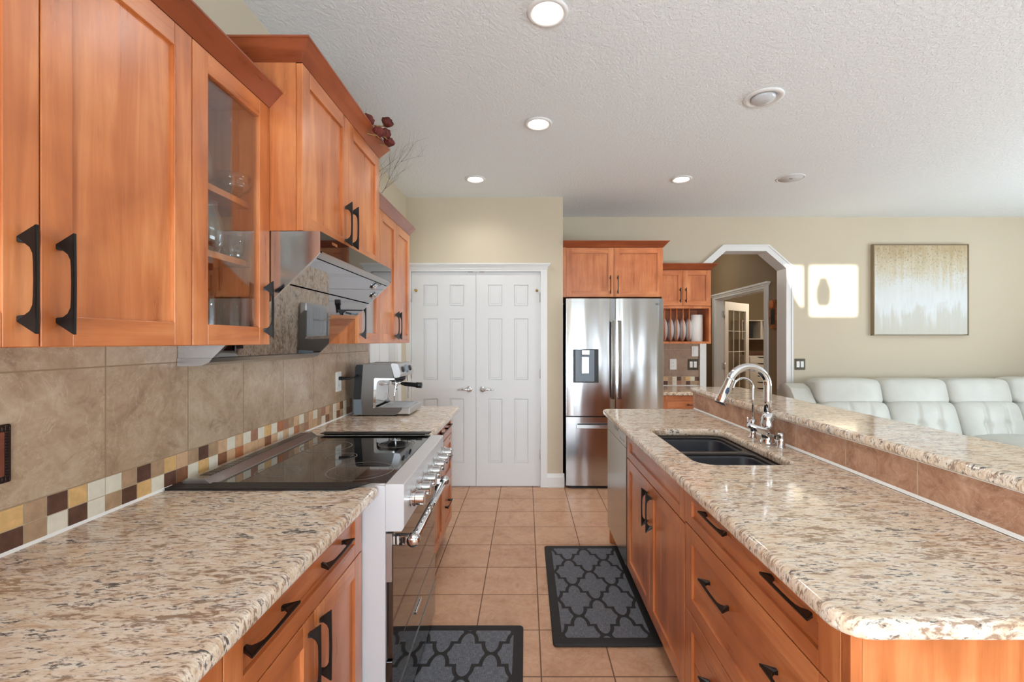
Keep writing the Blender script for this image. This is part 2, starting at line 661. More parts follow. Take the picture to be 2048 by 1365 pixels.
def rrect(x0, x1, y0, y1, r, n=6):
    r = min(r, (x1 - x0) / 2 - 1e-5, (y1 - y0) / 2 - 1e-5)
    p = []
    p += arc(x1 - r, y1 - r, r, 0, PI / 2, n)
    p += arc(x0 + r, y1 - r, r, PI / 2, PI, n)
    p += arc(x0 + r, y0 + r, r, PI, 1.5 * PI, n)
    p += arc(x1 - r, y0 + r, r, 1.5 * PI, 2 * PI, n)
    return p


def rpoly(pts, rads, n=6):
    """polygon with rounded corners"""
    out = []
    N = len(pts)
    for i in range(N):
        p, a, b = Vector(pts[i]), Vector(pts[i - 1]), Vector(pts[(i + 1) % N])
        r = rads[i] if isinstance(rads, (list, tuple)) else rads
        if r <= 0:
            out.append(tuple(p))
            continue
        u, v = (a - p).normalized(), (b - p).normalized()
        ang = u.angle(v)
        dd = min(r / math.tan(ang / 2), (a - p).length * 0.49, (b - p).length * 0.49)
        rr = dd * math.tan(ang / 2)
        c = p + (u + v).normalized() * (rr / math.sin(ang / 2))
        s, e = p + u * dd - c, p + v * dd - c
        a0, a1 = math.atan2(s.y, s.x), math.atan2(e.y, e.x)
        da = (a1 - a0 + PI) % (2 * PI) - PI
        for k in range(n + 1):
            q = a0 + da * k / n
            out.append((c.x + rr * math.cos(q), c.y + rr * math.sin(q)))
    return out


def slab_mesh(name, outlines, z0, z1, bev, res=4):
    """2D outlines (first outer, the rest holes) filled, given thickness and a rounded edge"""
    cu = bpy.data.curves.new(name, 'CURVE')
    cu.dimensions = '2D'
    cu.fill_mode = 'BOTH'
    cu.extrude = (z1 - z0) / 2 - bev
    cu.bevel_depth = bev
    cu.bevel_resolution = res
    cu.offset = -bev
    for pts in outlines:
        sp = cu.splines.new('POLY')
        sp.points.add(len(pts) - 1)
        for q, p in zip(sp.points, pts):
            q.co = (p[0], p[1], 0, 1)
        sp.use_cyclic_u = True
    tmp = bpy.data.objects.new(name, cu)
    COL.objects.link(tmp)
    dg = bpy.context.evaluated_depsgraph_get()
    me = bpy.data.meshes.new_from_object(tmp.evaluated_get(dg))
    bpy.data.objects.remove(tmp)
    bpy.data.curves.remove(cu)
    bm = B()
    bm.from_mesh(me)
    bpy.data.meshes.remove(me)
    bmesh.ops.remove_doubles(bm, verts=bm.verts, dist=1e-5)
    bmesh.ops.translate(bm, verts=bm.verts, vec=(0, 0, (z0 + z1) / 2))
    return bm


def swapaxes(bm, f):
    for v in bm.verts:
        v.co = Vector(f(*v.co))
    return bm


def text_bm(body, size, M, depth=0.0006):
    cu = bpy.data.curves.new('letters', 'FONT')
    cu.body = body
    cu.size = size
    cu.extrude = depth
    cu.align_x = 'CENTER'
    cu.align_y = 'CENTER'
    tmp = bpy.data.objects.new('letters', cu)
    COL.objects.link(tmp)
    dg = bpy.context.evaluated_depsgraph_get()
    me = bpy.data.meshes.new_from_object(tmp.evaluated_get(dg))
    bpy.data.objects.remove(tmp)
    bm = B()
    bm.from_mesh(me)
    bpy.data.meshes.remove(me)
    bmesh.ops.transform(bm, matrix=M, verts=bm.verts)
    return bm


def pillow(bm, cx, cy, cz, sx, sy, sz, e=0.35, seg=(14, 14), fn=None, mi=0):
    """soft block: superellipsoid of full size sx,sy,sz"""
    def sg(v, p):
        return math.copysign(abs(v) ** p, v)
    nu, nv = seg[0] * 2, seg[1]
    rows = []
    for j in range(nv + 1):
        ph = -PI / 2 + PI * j / nv
        row = []
        for i in range(nu):
            th = 2 * PI * i / nu
            p = Vector((sx / 2 * sg(math.cos(ph), e) * sg(math.cos(th), e), sy / 2 * sg(math.cos(ph), e) * sg(math.sin(th), e), sz / 2 * sg(math.sin(ph), e)))
            if fn:
                p = fn(p)
            row.append(bm.verts.new(p + Vector((cx, cy, cz))))
        rows.append(row)
    for a, b in zip(rows, rows[1:]):
        for i in range(nu):
            f = bm.faces.new((a[i], a[(i + 1) % nu], b[(i + 1) % nu], b[i]))
            f.smooth = True
            f.material_index = mi
    bmesh.ops.remove_doubles(bm, verts=[v for r in rows for v in r], dist=1e-5)
    return bm


def block(bm, cx, cy, cz, sx, sy, sz, k=6.0, cuts=30, fn=None):
    t_bm = bmesh.new()
    bmesh.ops.create_cube(t_bm, size=2.0)
    bmesh.ops.subdivide_edges(t_bm, edges=t_bm.edges[:], cuts=cuts, use_grid_fill=True)
    m = {}
    for v in t_bm.verts:
        c = v.co
        q = c / (abs(c.x) ** k + abs(c.y) ** k + abs(c.z) ** k) ** (1 / k)
        q = Vector((q.x * sx / 2, q.y * sy / 2, q.z * sz / 2))
        if fn:
            q = fn(q)
        m[v] = bm.verts.new(q + Vector((cx, cy, cz)))
    for f in t_bm.faces:
        bm.faces.new([m[v] for v in f.verts]).smooth = True
    t_bm.free()
    return bm


def dup(root, loc, label=None, group=None):
    r = root.copy()
    COL.objects.link(r)
    r.location = loc
    if label:
        r['label'] = label
    if group:
        r['group'] = group
    for ch in list(root.children):
        c = ch.copy()
        COL.objects.link(c)
        c.parent = r
        for g in list(ch.children):
            d = g.copy()
            COL.objects.link(d)
            d.parent = c
    return r


# ------------------------------------------------------------------ cabinet building
def face_px(xf):
    return lambda u, v, w: (xf + w, u, v)          # faces +x, u = y


def face_nx(xf):
    return lambda u, v, w: (xf - w, u, v)          # faces -x, u = y


def face_ny(yf):
    return lambda u, v, w: (u, yf - w, v)          # faces -y, u = x


def mbox(bm, M, u0, u1, v0, v1, w0, w1, bev=0.0, mi=0):
    a, b = M(u0, v0, w0), M(u1, v1, w1)
    return box(bm, a[0], b[0], a[1], b[1], a[2], b[2], bev, mi)


def shaker(M, u0, u1, v0, v1, fw=0.054, th=0.02, rec=0.009, fh=None, panel=True, grain='v'):
    """frame and recessed panel; slot 0 = upright grain, slot 1 = level grain"""
    fh = fh or fw
    bm = B()
    g = 0.0014
    u0, u1, v0, v1 = u0 + g, u1 - g, v0 + g, v1 - g
    mbox(bm, M, u0, u0 + fw, v0, v1, -th, 0, 0.0012, 0)
    mbox(bm, M, u1 - fw, u1, v0, v1, -th, 0, 0.0012, 0)
    mbox(bm, M, u0 + fw, u1 - fw, v0, v0 + fh, -th, 0, 0.0012, 1)
    mbox(bm, M, u0 + fw, u1 - fw, v1 - fh, v1, -th, 0, 0.0012, 1)
    if panel:
        mbox(bm, M, u0 + fw - .001, u1 - fw + .001, v0 + fh - .001, v1 - fh + .001, -th + .002, -rec, 0, 0 if grain == 'v' else 1)
    return bm


def handle_mesh(L=0.18, so=0.029, wd=0.0065):
    """slim bow pull with flared feet; length along z, standing off along +x"""
    h = L / 2
    prof = [(so, -h), (so + 0.0005, -h * 0.5), (so + 0.001, 0), (so + 0.0005, h * 0.5), (so, h)]
    up = [(0.0, h - 0.021), (0.0, h - 0.030), (so * 0.34, h - 0.0315), (so * 0.62, h - 0.038), (so * 0.78, h - 0.048), (so - 0.0055, h - 0.062)]
    low = [(so - 0.005, 0)] + [(x, -z) for x, z in reversed(up)]
    pts = prof + up + low
    bm = B()
    prism(bm, pts, 'y', -wd / 2, wd / 2)
    bmesh.ops.recalc_face_normals(bm, faces=bm.faces)
    for v in bm.verts:                                  # feet a little wider than the bar
        if v.co.x < 0.004:
            v.co.y *= 1.9
    es = [e for e in bm.edges if e.calc_face_angle(0) > 0.8]
    bmesh.ops.bevel(bm, geom=es, offset=0.001, segments=2, affect='EDGES')
    me = bpy.data.meshes.new('handle')
    bm.to_mesh(me)
    bm.free()
    me.materials.append(M_BRONZE)
    return me


HM = handle_mesh()
HMS = handle_mesh(0.155)


def handle(parent, pos, out, way='v', me=None):
    o = bpy.data.objects.new('handle', me or HM)
    COL.objects.link(o)
    o.parent = parent
    o.location = Vector(pos) - Vector(root_of(parent).location)
    rz = {'+x': 0.0, '-x': PI, '-y': -PI / 2}[out]
    m = Matrix.Rotation(rz, 4, 'Z')
    if way == 'h':
        m = m @ Matrix.Rotation(PI / 2, 4, 'X')
    o.rotation_euler = m.to_euler()
    return o


def carcass(bm, x0, x1, y0, y1, z0, z1, open_side=None, th=0.018, shelves=(), bev=0.001, inner=1):
    """cabinet box; open_side leaves the front open and adds shelves"""
    if open_side is None:
        box(bm, x0, x1, y0, y1, z0, z1, bev, 0)
        return
    box(bm, x0, x1, y0, y1, z0, z0 + th, 0, 0)
    box(bm, x0, x1, y0, y1, z1 - th, z1, 0, 0)
    if open_side in ('+x', '-x'):
        box(bm, x0, x1, y0, y0 + th, z0 + th, z1 - th, 0, 0)
        box(bm, x0, x1, y1 - th, y1, z0 + th, z1 - th, 0, 0)
        xb = (x0, x0 + .008) if open_side == '+x' else (x1 - .008, x1)
        box(bm, xb[0], xb[1], y0 + th, y1 - th, z0 + th, z1 - th, 0, inner)
        for z in shelves:
            box(bm, x0 + .008, x1 - .03, y0 + th, y1 - th, z - th, z, 0, 0)
    else:
        box(bm, x0, x0 + th, y0, y1, z0 + th, z1 - th, 0, 0)
        box(bm, x1 - th, x1, y0, y1, z0 + th, z1 - th, 0, 0)
        box(bm, x0 + th, x1 - th, y1 - .008, y1, z0 + th, z1 - th, 0, inner)
        for z in shelves:
            box(bm, x0 + th, x1 - th, y0 + .02, y1 - .008, z - th, z, 0, 0)


def crown(bm, path, z0, out=0.042, hgt=0.05):
    """sloped crown run: path = list of (x,y, ox,oy): foot point and outward direction at that point"""
    prof = [(-0.004, 0.0), (0.0, 0.0), (out * 0.92, hgt * 0.86), (out, hgt * 0.9), (out, hgt), (-0.004, hgt)]
    rings = []
    for x, y, ox, oy in path:
        rings.append([bm.verts.new((x + ox * p, y + oy * p, z0 + q)) for p, q in prof])
    n = len(prof)
    for a, b in zip(rings, rings[1:]):
        for i in range(n):
            bm.faces.new((a[i], a[(i + 1) % n], b[(i + 1) % n], b[i]))
    bm.faces.new(rings[0])
    bm.faces.new(rings[-1])
    return bm


# ------------------------------------------------------------------ the room
WX = -1.135                                         # left wall face
CEIL = 2.743
BY = 4.93                                           # rear wall of the living side
PY = 4.26                                           # pantry wall face

bm = B(); box(bm, -4.2, 6.4, -2.8, 9.6, -0.06, 0.0); struct('floor', bm, M_FLOOR)
bm = B(); box(bm, -4.2, 6.4, -2.8, 9.6, CEIL, CEIL + 0.06); struct('ceiling', bm, M_CEIL)
# left wall with a doorway past the counter
bm = B()
prism(bm, [(-0.6, 0), (3.30, 0), (3.30, 2.05), (3.92, 2.05), (3.92, 0), (4.40, 0), (4.40, CEIL), (-0.6, CEIL)], 'x', WX - 0.12, WX)
struct('wall_left', bm, M_WALL)
bm = B(); box(bm, -4.2, WX, -0.72, -0.6, 0, CEIL); struct('wall_nook', bm, M_WALL)
bm = B(); box(bm, -4.2, -4.08, -2.7, -0.72, 0, CEIL); struct('wall_nook_side', bm, M_WALL)
# pantry wall
bm = B()
prism(bm, [(WX, 0), (-1.094, 0), (-1.094, 2.045), (0.143, 2.045), (0.143, 0), (0.35, 0), (0.35, CEIL), (WX, CEIL)], 'y', PY, PY + 0.11)
struct('wall_pantry', bm, M_WALL)
bm = B(); box(bm, 0.24, 0.35, PY + 0.11, BY + 0.17, 0, CEIL); struct('wall_alcove', bm, M_WALL)
# rear wall with the arch
AXL, AXR = 1.962, 2.848
bm = B()
prism(bm, [(0.35, 0), (AXL, 0), (AXL, 2.18), (2.18, 2.372), (2.625, 2.372), (AXR, 2.18), (AXR, 0), (6.4, 0), (6.4, CEIL), (0.35, CEIL)], 'y', BY, BY + 0.165)
struct('wall_back', bm, M_WALL)
# arch casing and lining
outer = [(AXL - .066, 0), (AXL - .066, 2.205), (2.155, 2.436), (2.652, 2.436), (AXR + .066, 2.205), (AXR + .066, 0)]
inner = [(AXR, 0), (AXR, 2.18), (2.625, 2.372), (2.18, 2.372), (AXL, 2.18), (AXL, 0)]
bm = B(); prism(bm, outer + inner, 'y', BY - 0.018, BY)
outer2 = [(AXL - .066, 0), (AXL - .066, 2.205), (2.155, 2.436), (2.652, 2.436), (AXR + .066, 2.205), (AXR + .066, 0)]
inner2 = [(AXR + .05, 0), (AXR + .05, 2.2), (2.646, 2.42), (2.161, 2.42), (AXL - .05, 2.2), (AXL - .05, 0)]
prism(bm, outer2 + inner2, 'y', BY - 0.026, BY - 0.018)
lin_o = [(AXL, 0), (AXL, 2.18), (2.18, 2.372), (2.625, 2.372), (AXR, 2.18), (AXR, 0)]
e = 0.006
lin_i = [(AXR - e, 0), (AXR - e, 2.177), (2.622, 2.366), (2.183, 2.366), (AXL + e, 2.177), (AXL + e, 0)]
prism(bm, lin_o + lin_i, 'y', BY - 0.018, BY + 0.168)
struct('trim_1', bm, M_TRIM)
# right and rear walls
bm = B()
prism(bm, [(-2.7, 0), (BY, 0), (BY, CEIL), (-2.7, CEIL)], 'x', 6.2, 6.32)
struct('wall_right', bm, M_WALL)
# rear wall with the high sun window (pane sizes set the patch of sun on the far wall)
SX = 1.15; SZ = 0.25
wx0, wx1, wz0, wz1 = 3.11 + SX, 3.648 + SX, 1.654 + SZ, 2.218 + SZ
vx0, vx1 = 2.80 + SX, 3.045 + SX
bm = B()
hole1 = rrect(wx0, wx1, wz0, wz1, 0.035)
box(bm, -4.2, vx0, -2.7, -2.6, 0, CEIL)
box(bm, wx1, 6.4, -2.7, -2.6, 0, CEIL)
box(bm, vx0, wx1, -2.7, -2.6, 0, wz0 - 0.03)
box(bm, vx0, wx1, -2.7, -2.6, wz1, CEIL)
struct('wall_rear', bm, M_WALL)
bm = slab_mesh('window_frame', [[(vx0, wz0 - .03), (wx1 + .001, wz0 - .03), (wx1 + .001, wz1), (vx0, wz1)], rrect(wx0, wx1 - .01, wz0, wz1 - .005, 0.03),
                [(vx0 + .03, wz1 - .01), (vx1, wz1 - .01), (vx1, wz0 + .09)] + [(vx0 + .03 + (vx1 - vx0 - .03) * (1 - (k / 6)) , wz0 + .09 + (wz1 - wz0 - .1) * (k / 6) ** 1.6) for k in range(1, 6)]], -0.02, 0.02, 0.002)
swapaxes(bm, lambda x, y, z: (x, -2.65 + z, y))
fr = struct('window_1', bm, M_TRIM)
bm = B()
lathe(bm, [(0.0, 0), (0.055, 0.0), (0.078, 0.05), (0.086, 0.13), (0.08, 0.2), (0.05, 0.27), (0.045, 0.31), (0, 0.31)], (3.25 + SX, -2.55, 1.765 + SZ), seg=14)
tube(bm, [(3.25 + SX, -2.55, 2.05 + SZ), (3.25 + SX, -2.57, 2.6)], 0.0015, 6)
tube(bm, [(3.25 + SX, -2.57, 2.6), (3.25 + SX, -2.605, 2.6)], 0.003, 6)
solo('hanging_silhouette', bm, M_VASE, 'added clay planter hanging in the high rear window', 'silhouette')  # added pot shape, throws a dark outline into the sun patch
# unseen windows behind the camera, blinds added to stop the sun
for k, (x0, x1, z0, z1) in enumerate(((-0.38, 1.08, 0.12, 2.36), (2.3, 2.8, 0.3, 2.3), (-3.45, -1.55, 0.55, 2.35))):
    bm = B()
    for a, b, c, d in ((x0 - .06, x0, z0 - .06, z1 + .06), (x1, x1 + .06, z0 - .06, z1 + .06), (x0, x1, z0 - .06, z0), (x0, x1, z1, z1 + .06), ((x0 + x1) / 2 - .02, (x0 + x1) / 2 + .02, z0, z1)):
        box(bm, a, b, -2.6, -2.575, c, d)
    f = struct('window_%d' % (k + 2), bm, M_TRIM)
    bm = B(); box(bm, x0, x1, -2.599, -2.585, z0, z1); obj('sun_stop_blind', bm, M_SUNSTOP, f)
bm = B()
for a, b, c, d in ((-.16, -.1, .69, 2.31), (3.3, 3.36, .69, 2.31), (-.1, 3.3, .69, .75), (-.1, 3.3, 2.25, 2.31), (1.58, 1.62, .75, 2.25)):
    box(bm, 6.175, 6.2, a, b, c, d)
f = struct('window_5', bm, M_TRIM)
bm = B(); box(bm, 6.185, 6.199, -.1, 3.3, .75, 2.25); obj('sun_stop_blind', bm, M_SUNSTOP, f)  # added sheet here too, behind the living room area light

# hall behind the arch
HX = 2.94
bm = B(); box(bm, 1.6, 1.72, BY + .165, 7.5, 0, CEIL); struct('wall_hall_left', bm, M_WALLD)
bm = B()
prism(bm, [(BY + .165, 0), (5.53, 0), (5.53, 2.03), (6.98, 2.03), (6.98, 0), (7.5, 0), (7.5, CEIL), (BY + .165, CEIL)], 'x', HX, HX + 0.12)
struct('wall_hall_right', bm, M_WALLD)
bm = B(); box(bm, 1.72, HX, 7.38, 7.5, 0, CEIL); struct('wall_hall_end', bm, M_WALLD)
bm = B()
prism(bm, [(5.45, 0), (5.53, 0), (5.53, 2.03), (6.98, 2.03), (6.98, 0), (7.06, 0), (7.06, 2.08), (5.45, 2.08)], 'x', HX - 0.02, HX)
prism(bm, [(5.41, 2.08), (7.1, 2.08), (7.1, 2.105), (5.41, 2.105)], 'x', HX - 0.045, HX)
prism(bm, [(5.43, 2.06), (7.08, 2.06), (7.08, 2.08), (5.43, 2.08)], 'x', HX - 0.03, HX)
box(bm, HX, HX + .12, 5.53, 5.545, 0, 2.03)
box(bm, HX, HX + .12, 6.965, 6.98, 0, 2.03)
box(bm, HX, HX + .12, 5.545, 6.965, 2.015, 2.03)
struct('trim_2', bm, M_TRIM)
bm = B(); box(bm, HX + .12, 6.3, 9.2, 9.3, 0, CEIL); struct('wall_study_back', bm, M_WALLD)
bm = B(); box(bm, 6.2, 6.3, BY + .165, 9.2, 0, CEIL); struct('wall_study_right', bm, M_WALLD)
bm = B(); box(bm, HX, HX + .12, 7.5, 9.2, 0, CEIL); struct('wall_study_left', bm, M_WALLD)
light('study_point_light', 'POINT', (4.3, 7.0, 2.3), energy=30, color=(1.0, 0.9, 0.76))  # bare point light for the study brightness, no fixture built
light('hall_point_light', 'POINT', (2.2, 6.6, 2.4), energy=6, color=(1.0, 0.92, 0.8))  # bare point light for the hall, likewise without a fixture

# French door leaf swung into the study
hx, hy, ex, ey = 3.075, 6.95, 3.70, 7.46
ang = math.atan2(ey - hy, ex - hx)
MD = Matrix.Translation((hx, hy, 0)) @ Matrix.Rotation(ang, 4, 'Z')
LW = 0.80
bm = B()
for a, b, c, d in ((0, .11, .01, 2.0), (LW - .11, LW, .01, 2.0), (.11, LW - .11, .01, .24), (.11, LW - .11, 1.87, 2.0)):
    box(bm, a, b, 0, .035, c, d, .002)
bmesh.ops.transform(bm, matrix=MD, verts=bm.verts)
dr = struct('door_4', bm, M_SHELF)
bm = B(); box(bm, .11, LW - .11, .014, .02, .24, 1.87)
bmesh.ops.transform(bm, matrix=MD, verts=bm.verts)
obj('door_pane', bm, M_PANE, dr)
bm = B()
for k in range(1, 3):
    x = .11 + (LW - .22) * k / 3
    box(bm, x - .0035, x + .0035, .010, .024, .24, 1.87)
for k in range(1, 5):
    z = .24 + 1.63 * k / 5
    box(bm, .11, LW - .11, .010, .024, z - .0035, z + .0035)
bmesh.ops.transform(bm, matrix=MD, verts=bm.verts)
obj('muntin_grille', bm, M_SHELF, dr)
for z in (1.8, 1.0, .2):
    bm = B(); box(bm, 3.03, 3.062, 6.935, 6.962, z - .05, z + .05, .002)
    lathe(bm, [(.008, z - .05), (.008, z + .05)], (3.064, 6.94, 0), seg=12)
    obj('hinge', bm, M_SATIN, dr)
# study furniture
x0 = 4.22
t_ = thing('drawer_unit', 'white drawer unit with cut-out pulls seen through the arch', 'drawer unit', (x0 + .24, 8.7, 0))
bm = B(); box(bm, x0, x0 + .48, 8.52, 9.0, 0.0, 1.11, .002); obj('body', bm, M_SHELF, t_)
for k in range(9):
    zt = 1.085 - .118 * k
    bm = B()
    cut = [(x0 + .01, zt - .112), (x0 + .47, zt - .112), (x0 + .47, zt)] + [(x0 + .24 + .09 * math.cos(a), zt - .022 * math.sin(a)) for a in [PI * q / 8 for q in range(9)]] + [(x0 + .01, zt)]
    prism(bm, cut, 'y', 8.498, 8.518)
    dw = obj('drawer', bm, M_SHELF, t_)
    bm = B(); box(bm, x0 + .145, x0 + .335, 8.5185, 8.5195, zt - .03, zt + .003); obj('pull_shade', bm, M_DARK, dw)  # dark sheet stands for the shade behind the cut-out
t_ = thing('wall_shelf', 'white open wall shelf above the drawer unit in the study', 'shelf', (x0 + .2, 9.0, 1.42))
bm = B()
carcass(bm, x0 - .02, x0 + .36, 8.75, 9.198, 1.42, 1.80, '-y', .02)
obj('body', bm, M_SHELF, t_)
bm = B(); carcass(bm, x0 + .36, x0 + .72, 8.75, 9.198, 1.42, 1.80, '-y', .02); obj('body', bm, M_SHELF, t_)
bm = B(); box(bm, x0 + .02, x0 + .25, 8.86, 8.9, 1.4405, 1.76, .003)
solo('monitor', bm, M_DARK, 'dark flat panel standing in the study wall shelf', 'monitor')
bm = B(); box(bm, x0 + .05, x0 + .42, 8.6, 8.9, 1.1105, 1.19, .02)
solo('storage_box', bm, M_BROWN, 'brown box on top of the white drawer unit', 'box')
t_ = thing('picture_frame', 'small white framed print high on the study wall', 'picture', (4.42, 9.19, 2.05))
bm = B(); box(bm, 4.33, 4.55, 9.18, 9.2, 1.99, 2.13, .003); obj('frame', bm, M_WHITEP, t_)
bm = B(); box(bm, 4.35, 4.53, 9.177, 9.1805, 2.005, 2.115); obj('print', bm, M_GREY, t_)
bm = B()
for q in range(3):
    lathe(bm, [(.018, 0), (.018, .002)], (4.39 + q * .05, 9.1755, 2.06), 'y', 14)
obj('print_motif', bm, M_BLACK, t_)
t_ = thing('wall_plaque', 'colourful carved plaque with mirror on the hall wall', 'plaque', (HX - .01, 5.33, 1.7))
bm = B(); prism(bm, rpoly([(5.25, 1.53), (5.39, 1.53), (5.41, 1.72), (5.38, 1.87), (5.27, 1.87), (5.23, 1.7)], .02), 'x', HX - .022, HX - .0005); obj('board', bm, simple('plaque_paint', (150, 92, 50), .6, var=.5, vscale=18), t_)
bm = B(); box(bm, HX - .026, HX - .022, 5.28, 5.36, 1.58, 1.76); obj('mirror', bm, M_DARK, t_)
bm = B(); pillow(bm, HX - .03, 5.34, 1.82, .03, .09, .1, .8); obj('figure', bm, simple('plaque_orange', (196, 112, 60), .6), t_)
bm = B(); box(bm, 2.84, 2.925, 7.365, 7.379, 1.17, 1.42, .004)
solo('intercom', bm, M_BLACK, 'dark panel on the hall end wall beside the arch', 'intercom')

# pantry doors, casing, baseboard
bm = B()
prism(bm, [(-1.134, 0), (-1.094, 0), (-1.094, 2.045), (.143, 2.045), (.143, 0), (.2, 0), (.2, 2.062), (-1.134, 2.062)], 'y', PY - .018, PY)
prism(bm, [(-1.134, 2.062), (.205, 2.062), (.205, 2.082), (-1.134, 2.082)], 'y', PY - .026, PY)
for (a, b, o) in ((2.082, 2.092, .032), (2.092, 2.102, .042), (2.102, 2.112, .05)):
    prism(bm, [(-1.134, a), (.199 + o * .6, a), (.199 + o * .6, b), (-1.134, b)], 'y', PY - o, PY)
box(bm, -1.094, -1.088, PY - .018, PY + .11, 0, 2.045)
box(bm, .137, .143, PY - .018, PY + .11, 0, 2.045)
box(bm, -1.088, .137, PY - .018, PY + .11, 2.039, 2.045)
struct('trim_3', bm, M_TRIM)
bm = B()
prism(bm, [(PY - .016, 0), (PY, 0), (PY, .128), (PY - .006, .128), (PY - .010, .112), (PY - .016, .1)], 'x', .2, .362)
prism(bm, [(PY - .016, 0), (PY - .02, 0), (PY - .02, .095), (PY - .016, .1)], 'x', .2, .362)
struct('baseboard_pantry', bm, M_TRIM)


def six_panel(name, x0, x1, hand):
    M = face_ny(PY + .004)
    bm = B()
    z0, z1 = .008, 2.034
    mbox(bm, M, x0, x1, z0, z1, -.035, -.009)
    cw = (x1 - x0)
    st, mid = .112, .112
    pw = (cw - 2 * st - mid) / 2
    us = [(x0 + st, x0 + st + pw), (x1 - st - pw, x1 - st)]
    vs = [(.225, .835), (1.01, 1.595), (1.712, 1.915)]
    for a, b in ((x0, x0 + st), (x0 + st + pw, x1 - st - pw), (x1 - st, x1)):
        mbox(bm, M, a, b, z0, z1, -.009, 0)
    for u in us:
        zz = [z0] + [q for v in vs for q in v] + [z1]
        for k in range(0, len(zz), 2):
            mbox(bm, M, u[0], u[1], zz[k], zz[k + 1], -.009, 0)
        for v in vs:
            mbox(bm, M, u[0] + .006, u[1] - .006, v[0] + .006, v[1] - .006, -.009, -.0035, .0035)
            mbox(bm, M, u[0] + .024, u[1] - .024, v[0] + .024, v[1] - .024, -.004, -.0005, .0022)
    d = struct(name, bm, M_DOOR)
    hxp = x1 - .062 if hand == 'l' else x0 + .062
    sgn = -1 if hand == 'l' else 1
    bm = B()
    zc = .925
    lathe(bm, [(0, 0), (.030, 0), (.030, -.006), (.024, -.012), (.012, -.014), (.011, -.045), (0, -.045)], (hxp, PY + .004, zc), 'y', 24)
    tube(bm, [(hxp, PY - .04, zc), (hxp - sgn * -.02, PY - .045, zc), (hxp + sgn * .06, PY - .047, zc + .002), (hxp + sgn * .105, PY - .045, zc - .004)], [.011, .0105, .010, .007], 12)
    obj('door_handle', bm, M_CHROME, d)
    xe = x0 - .003 if hand == 'l' else x1 + .003
    for z in (1.795, 1.075, .31):
        bm = B(); lathe(bm, [(.007, z - .045), (.007, z + .045)], (xe, PY - .004, 0), seg=12)
        obj('hinge', bm, M_SATIN, d)
    bm = B()
    lathe(bm, [(0, 0), (.012, 0), (.012, -.01), (.005, -.012), (.005, -.035), (0.009, -.037), (.009, -.043), (0, -.043)], (x0 + .045 if hand == 'l' else x1 - .03, PY + .004, 1.86), 'y', 14)
    obj('door_bumper', bm, M_BRASS, d)
    bm = B(); mbox(bm, M, (x1 - .075 if hand == 'l' else x0 + .028), (x1 - .028 if hand == 'l' else x0 + .075), 2.0345, 2.0385, -.02, .0)
    obj('ball_catch', bm, M_STEELD, d)
    return d


six_panel('door_1', -1.084, -.4755, 'l')
six_panel('door_2', -.4715, .1335, 'r')
# door in the left wall past the counter
bm = B()
for a, b in ((3.222, 3.30), (3.92, 4.03)):
    box(bm, WX, WX + .018, a, b, 0, 2.12)
box(bm, WX, WX + .018, 3.30, 3.92, 2.05, 2.12)
box(bm, WX - .12, WX + .004, 3.30, 3.31, 0, 2.05)
box(bm, WX - .12, WX + .004, 3.905, 3.92, 0, 2.05)
struct('trim_4', bm, M_TRIM)
bm = B()
box(bm, WX - .09, WX - .055, 3.312, 3.903, .008, 2.045)
for z0, z1 in ((.25, .95), (1.1, 1.9)):
    for y0, y1 in ((3.40, 3.57), (3.65, 3.82)):
        box(bm, WX - .056, WX - .050, y0, y1, z0, z1, .004)
struct('door_3', bm, M_DOOR)
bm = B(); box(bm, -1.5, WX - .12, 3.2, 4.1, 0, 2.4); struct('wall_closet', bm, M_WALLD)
bm = B(); box(bm, 2.95, 6.2, BY - .016, BY, 0, .11, .003); struct('baseboard_back', bm, M_TRIM)

# ------------------------------------------------------------------ ceiling lights


def downlight(x, y, lit, label, r=.086):
    t_ = thing('ceiling_light', label, 'ceiling light', (x, y, CEIL), 'recessed ceiling lights' if lit else None)
    bm = B()
    lathe(bm, [(r, -.0005), (r, -.004), (r * .93, -.010), (r * .80, -.010), (r * .74, -.006), (r * .62, -.002), (r * .62, -.0005)], (x, y, CEIL), seg=40, loop=True)
    obj('trim_ring', bm, M_TRIM, t_, smooth=True)
    bm = B()
    if lit:
        lathe(bm, [(r * .62, -.001), (r * .60, -.006), (r * .45, -.010), (0, -.012)], (x, y, CEIL), seg=32)
        obj('lamp', bm, M_LAMP, t_, smooth=True)
        light('downlight_beam', 'SPOT', (x, y, CEIL - .02), (x, y, 0), energy=14, spot=2.6, soft=.05, color=(1.0, .98, .95))
    else:
        lathe(bm, [(r * .62, -.001), (r * .60, -.012), (r * .48, -.024), (r * .25, -.03), (0, -.032)], (x, y, CEIL), seg=32)
        obj('lamp', bm, M_LAMPOFF, t_, smooth=True)


downlight(.089, 1.865, True, 'nearest lit recessed ceiling light, cut by the top of the photo')
downlight(.078, 2.817, True, 'lit recessed ceiling light over the aisle between the two mats')
downlight(-.424, 3.777, True, 'lit recessed ceiling light in front of the white pantry doors')
downlight(1.305, 3.777, True, 'lit recessed ceiling light in front of the refrigerator')
downlight(1.329, 2.518, False, 'unlit recessed ceiling light with grey bulb above the breakfast bar', .105)
t_ = thing('ceiling_speaker', 'flat round white speaker flush in the ceiling near the arch', 'speaker', (2.21, 3.76, CEIL))
bm = B(); lathe(bm, [(.108, -.0005), (.108, -.004), (.10, -.006), (.096, -.004), (.096, -.0005)], (2.21, 3.76, CEIL), seg=40, loop=True); obj('rim', bm, M_TRIM, t_, smooth=True)
bm = B(); lathe(bm, [(.095, -.001), (.094, -.004), (0, -.005)], (2.21, 3.76, CEIL), seg=40); obj('grille', bm, simple('speaker_grille', (205, 205, 204), .7), t_, smooth=True)
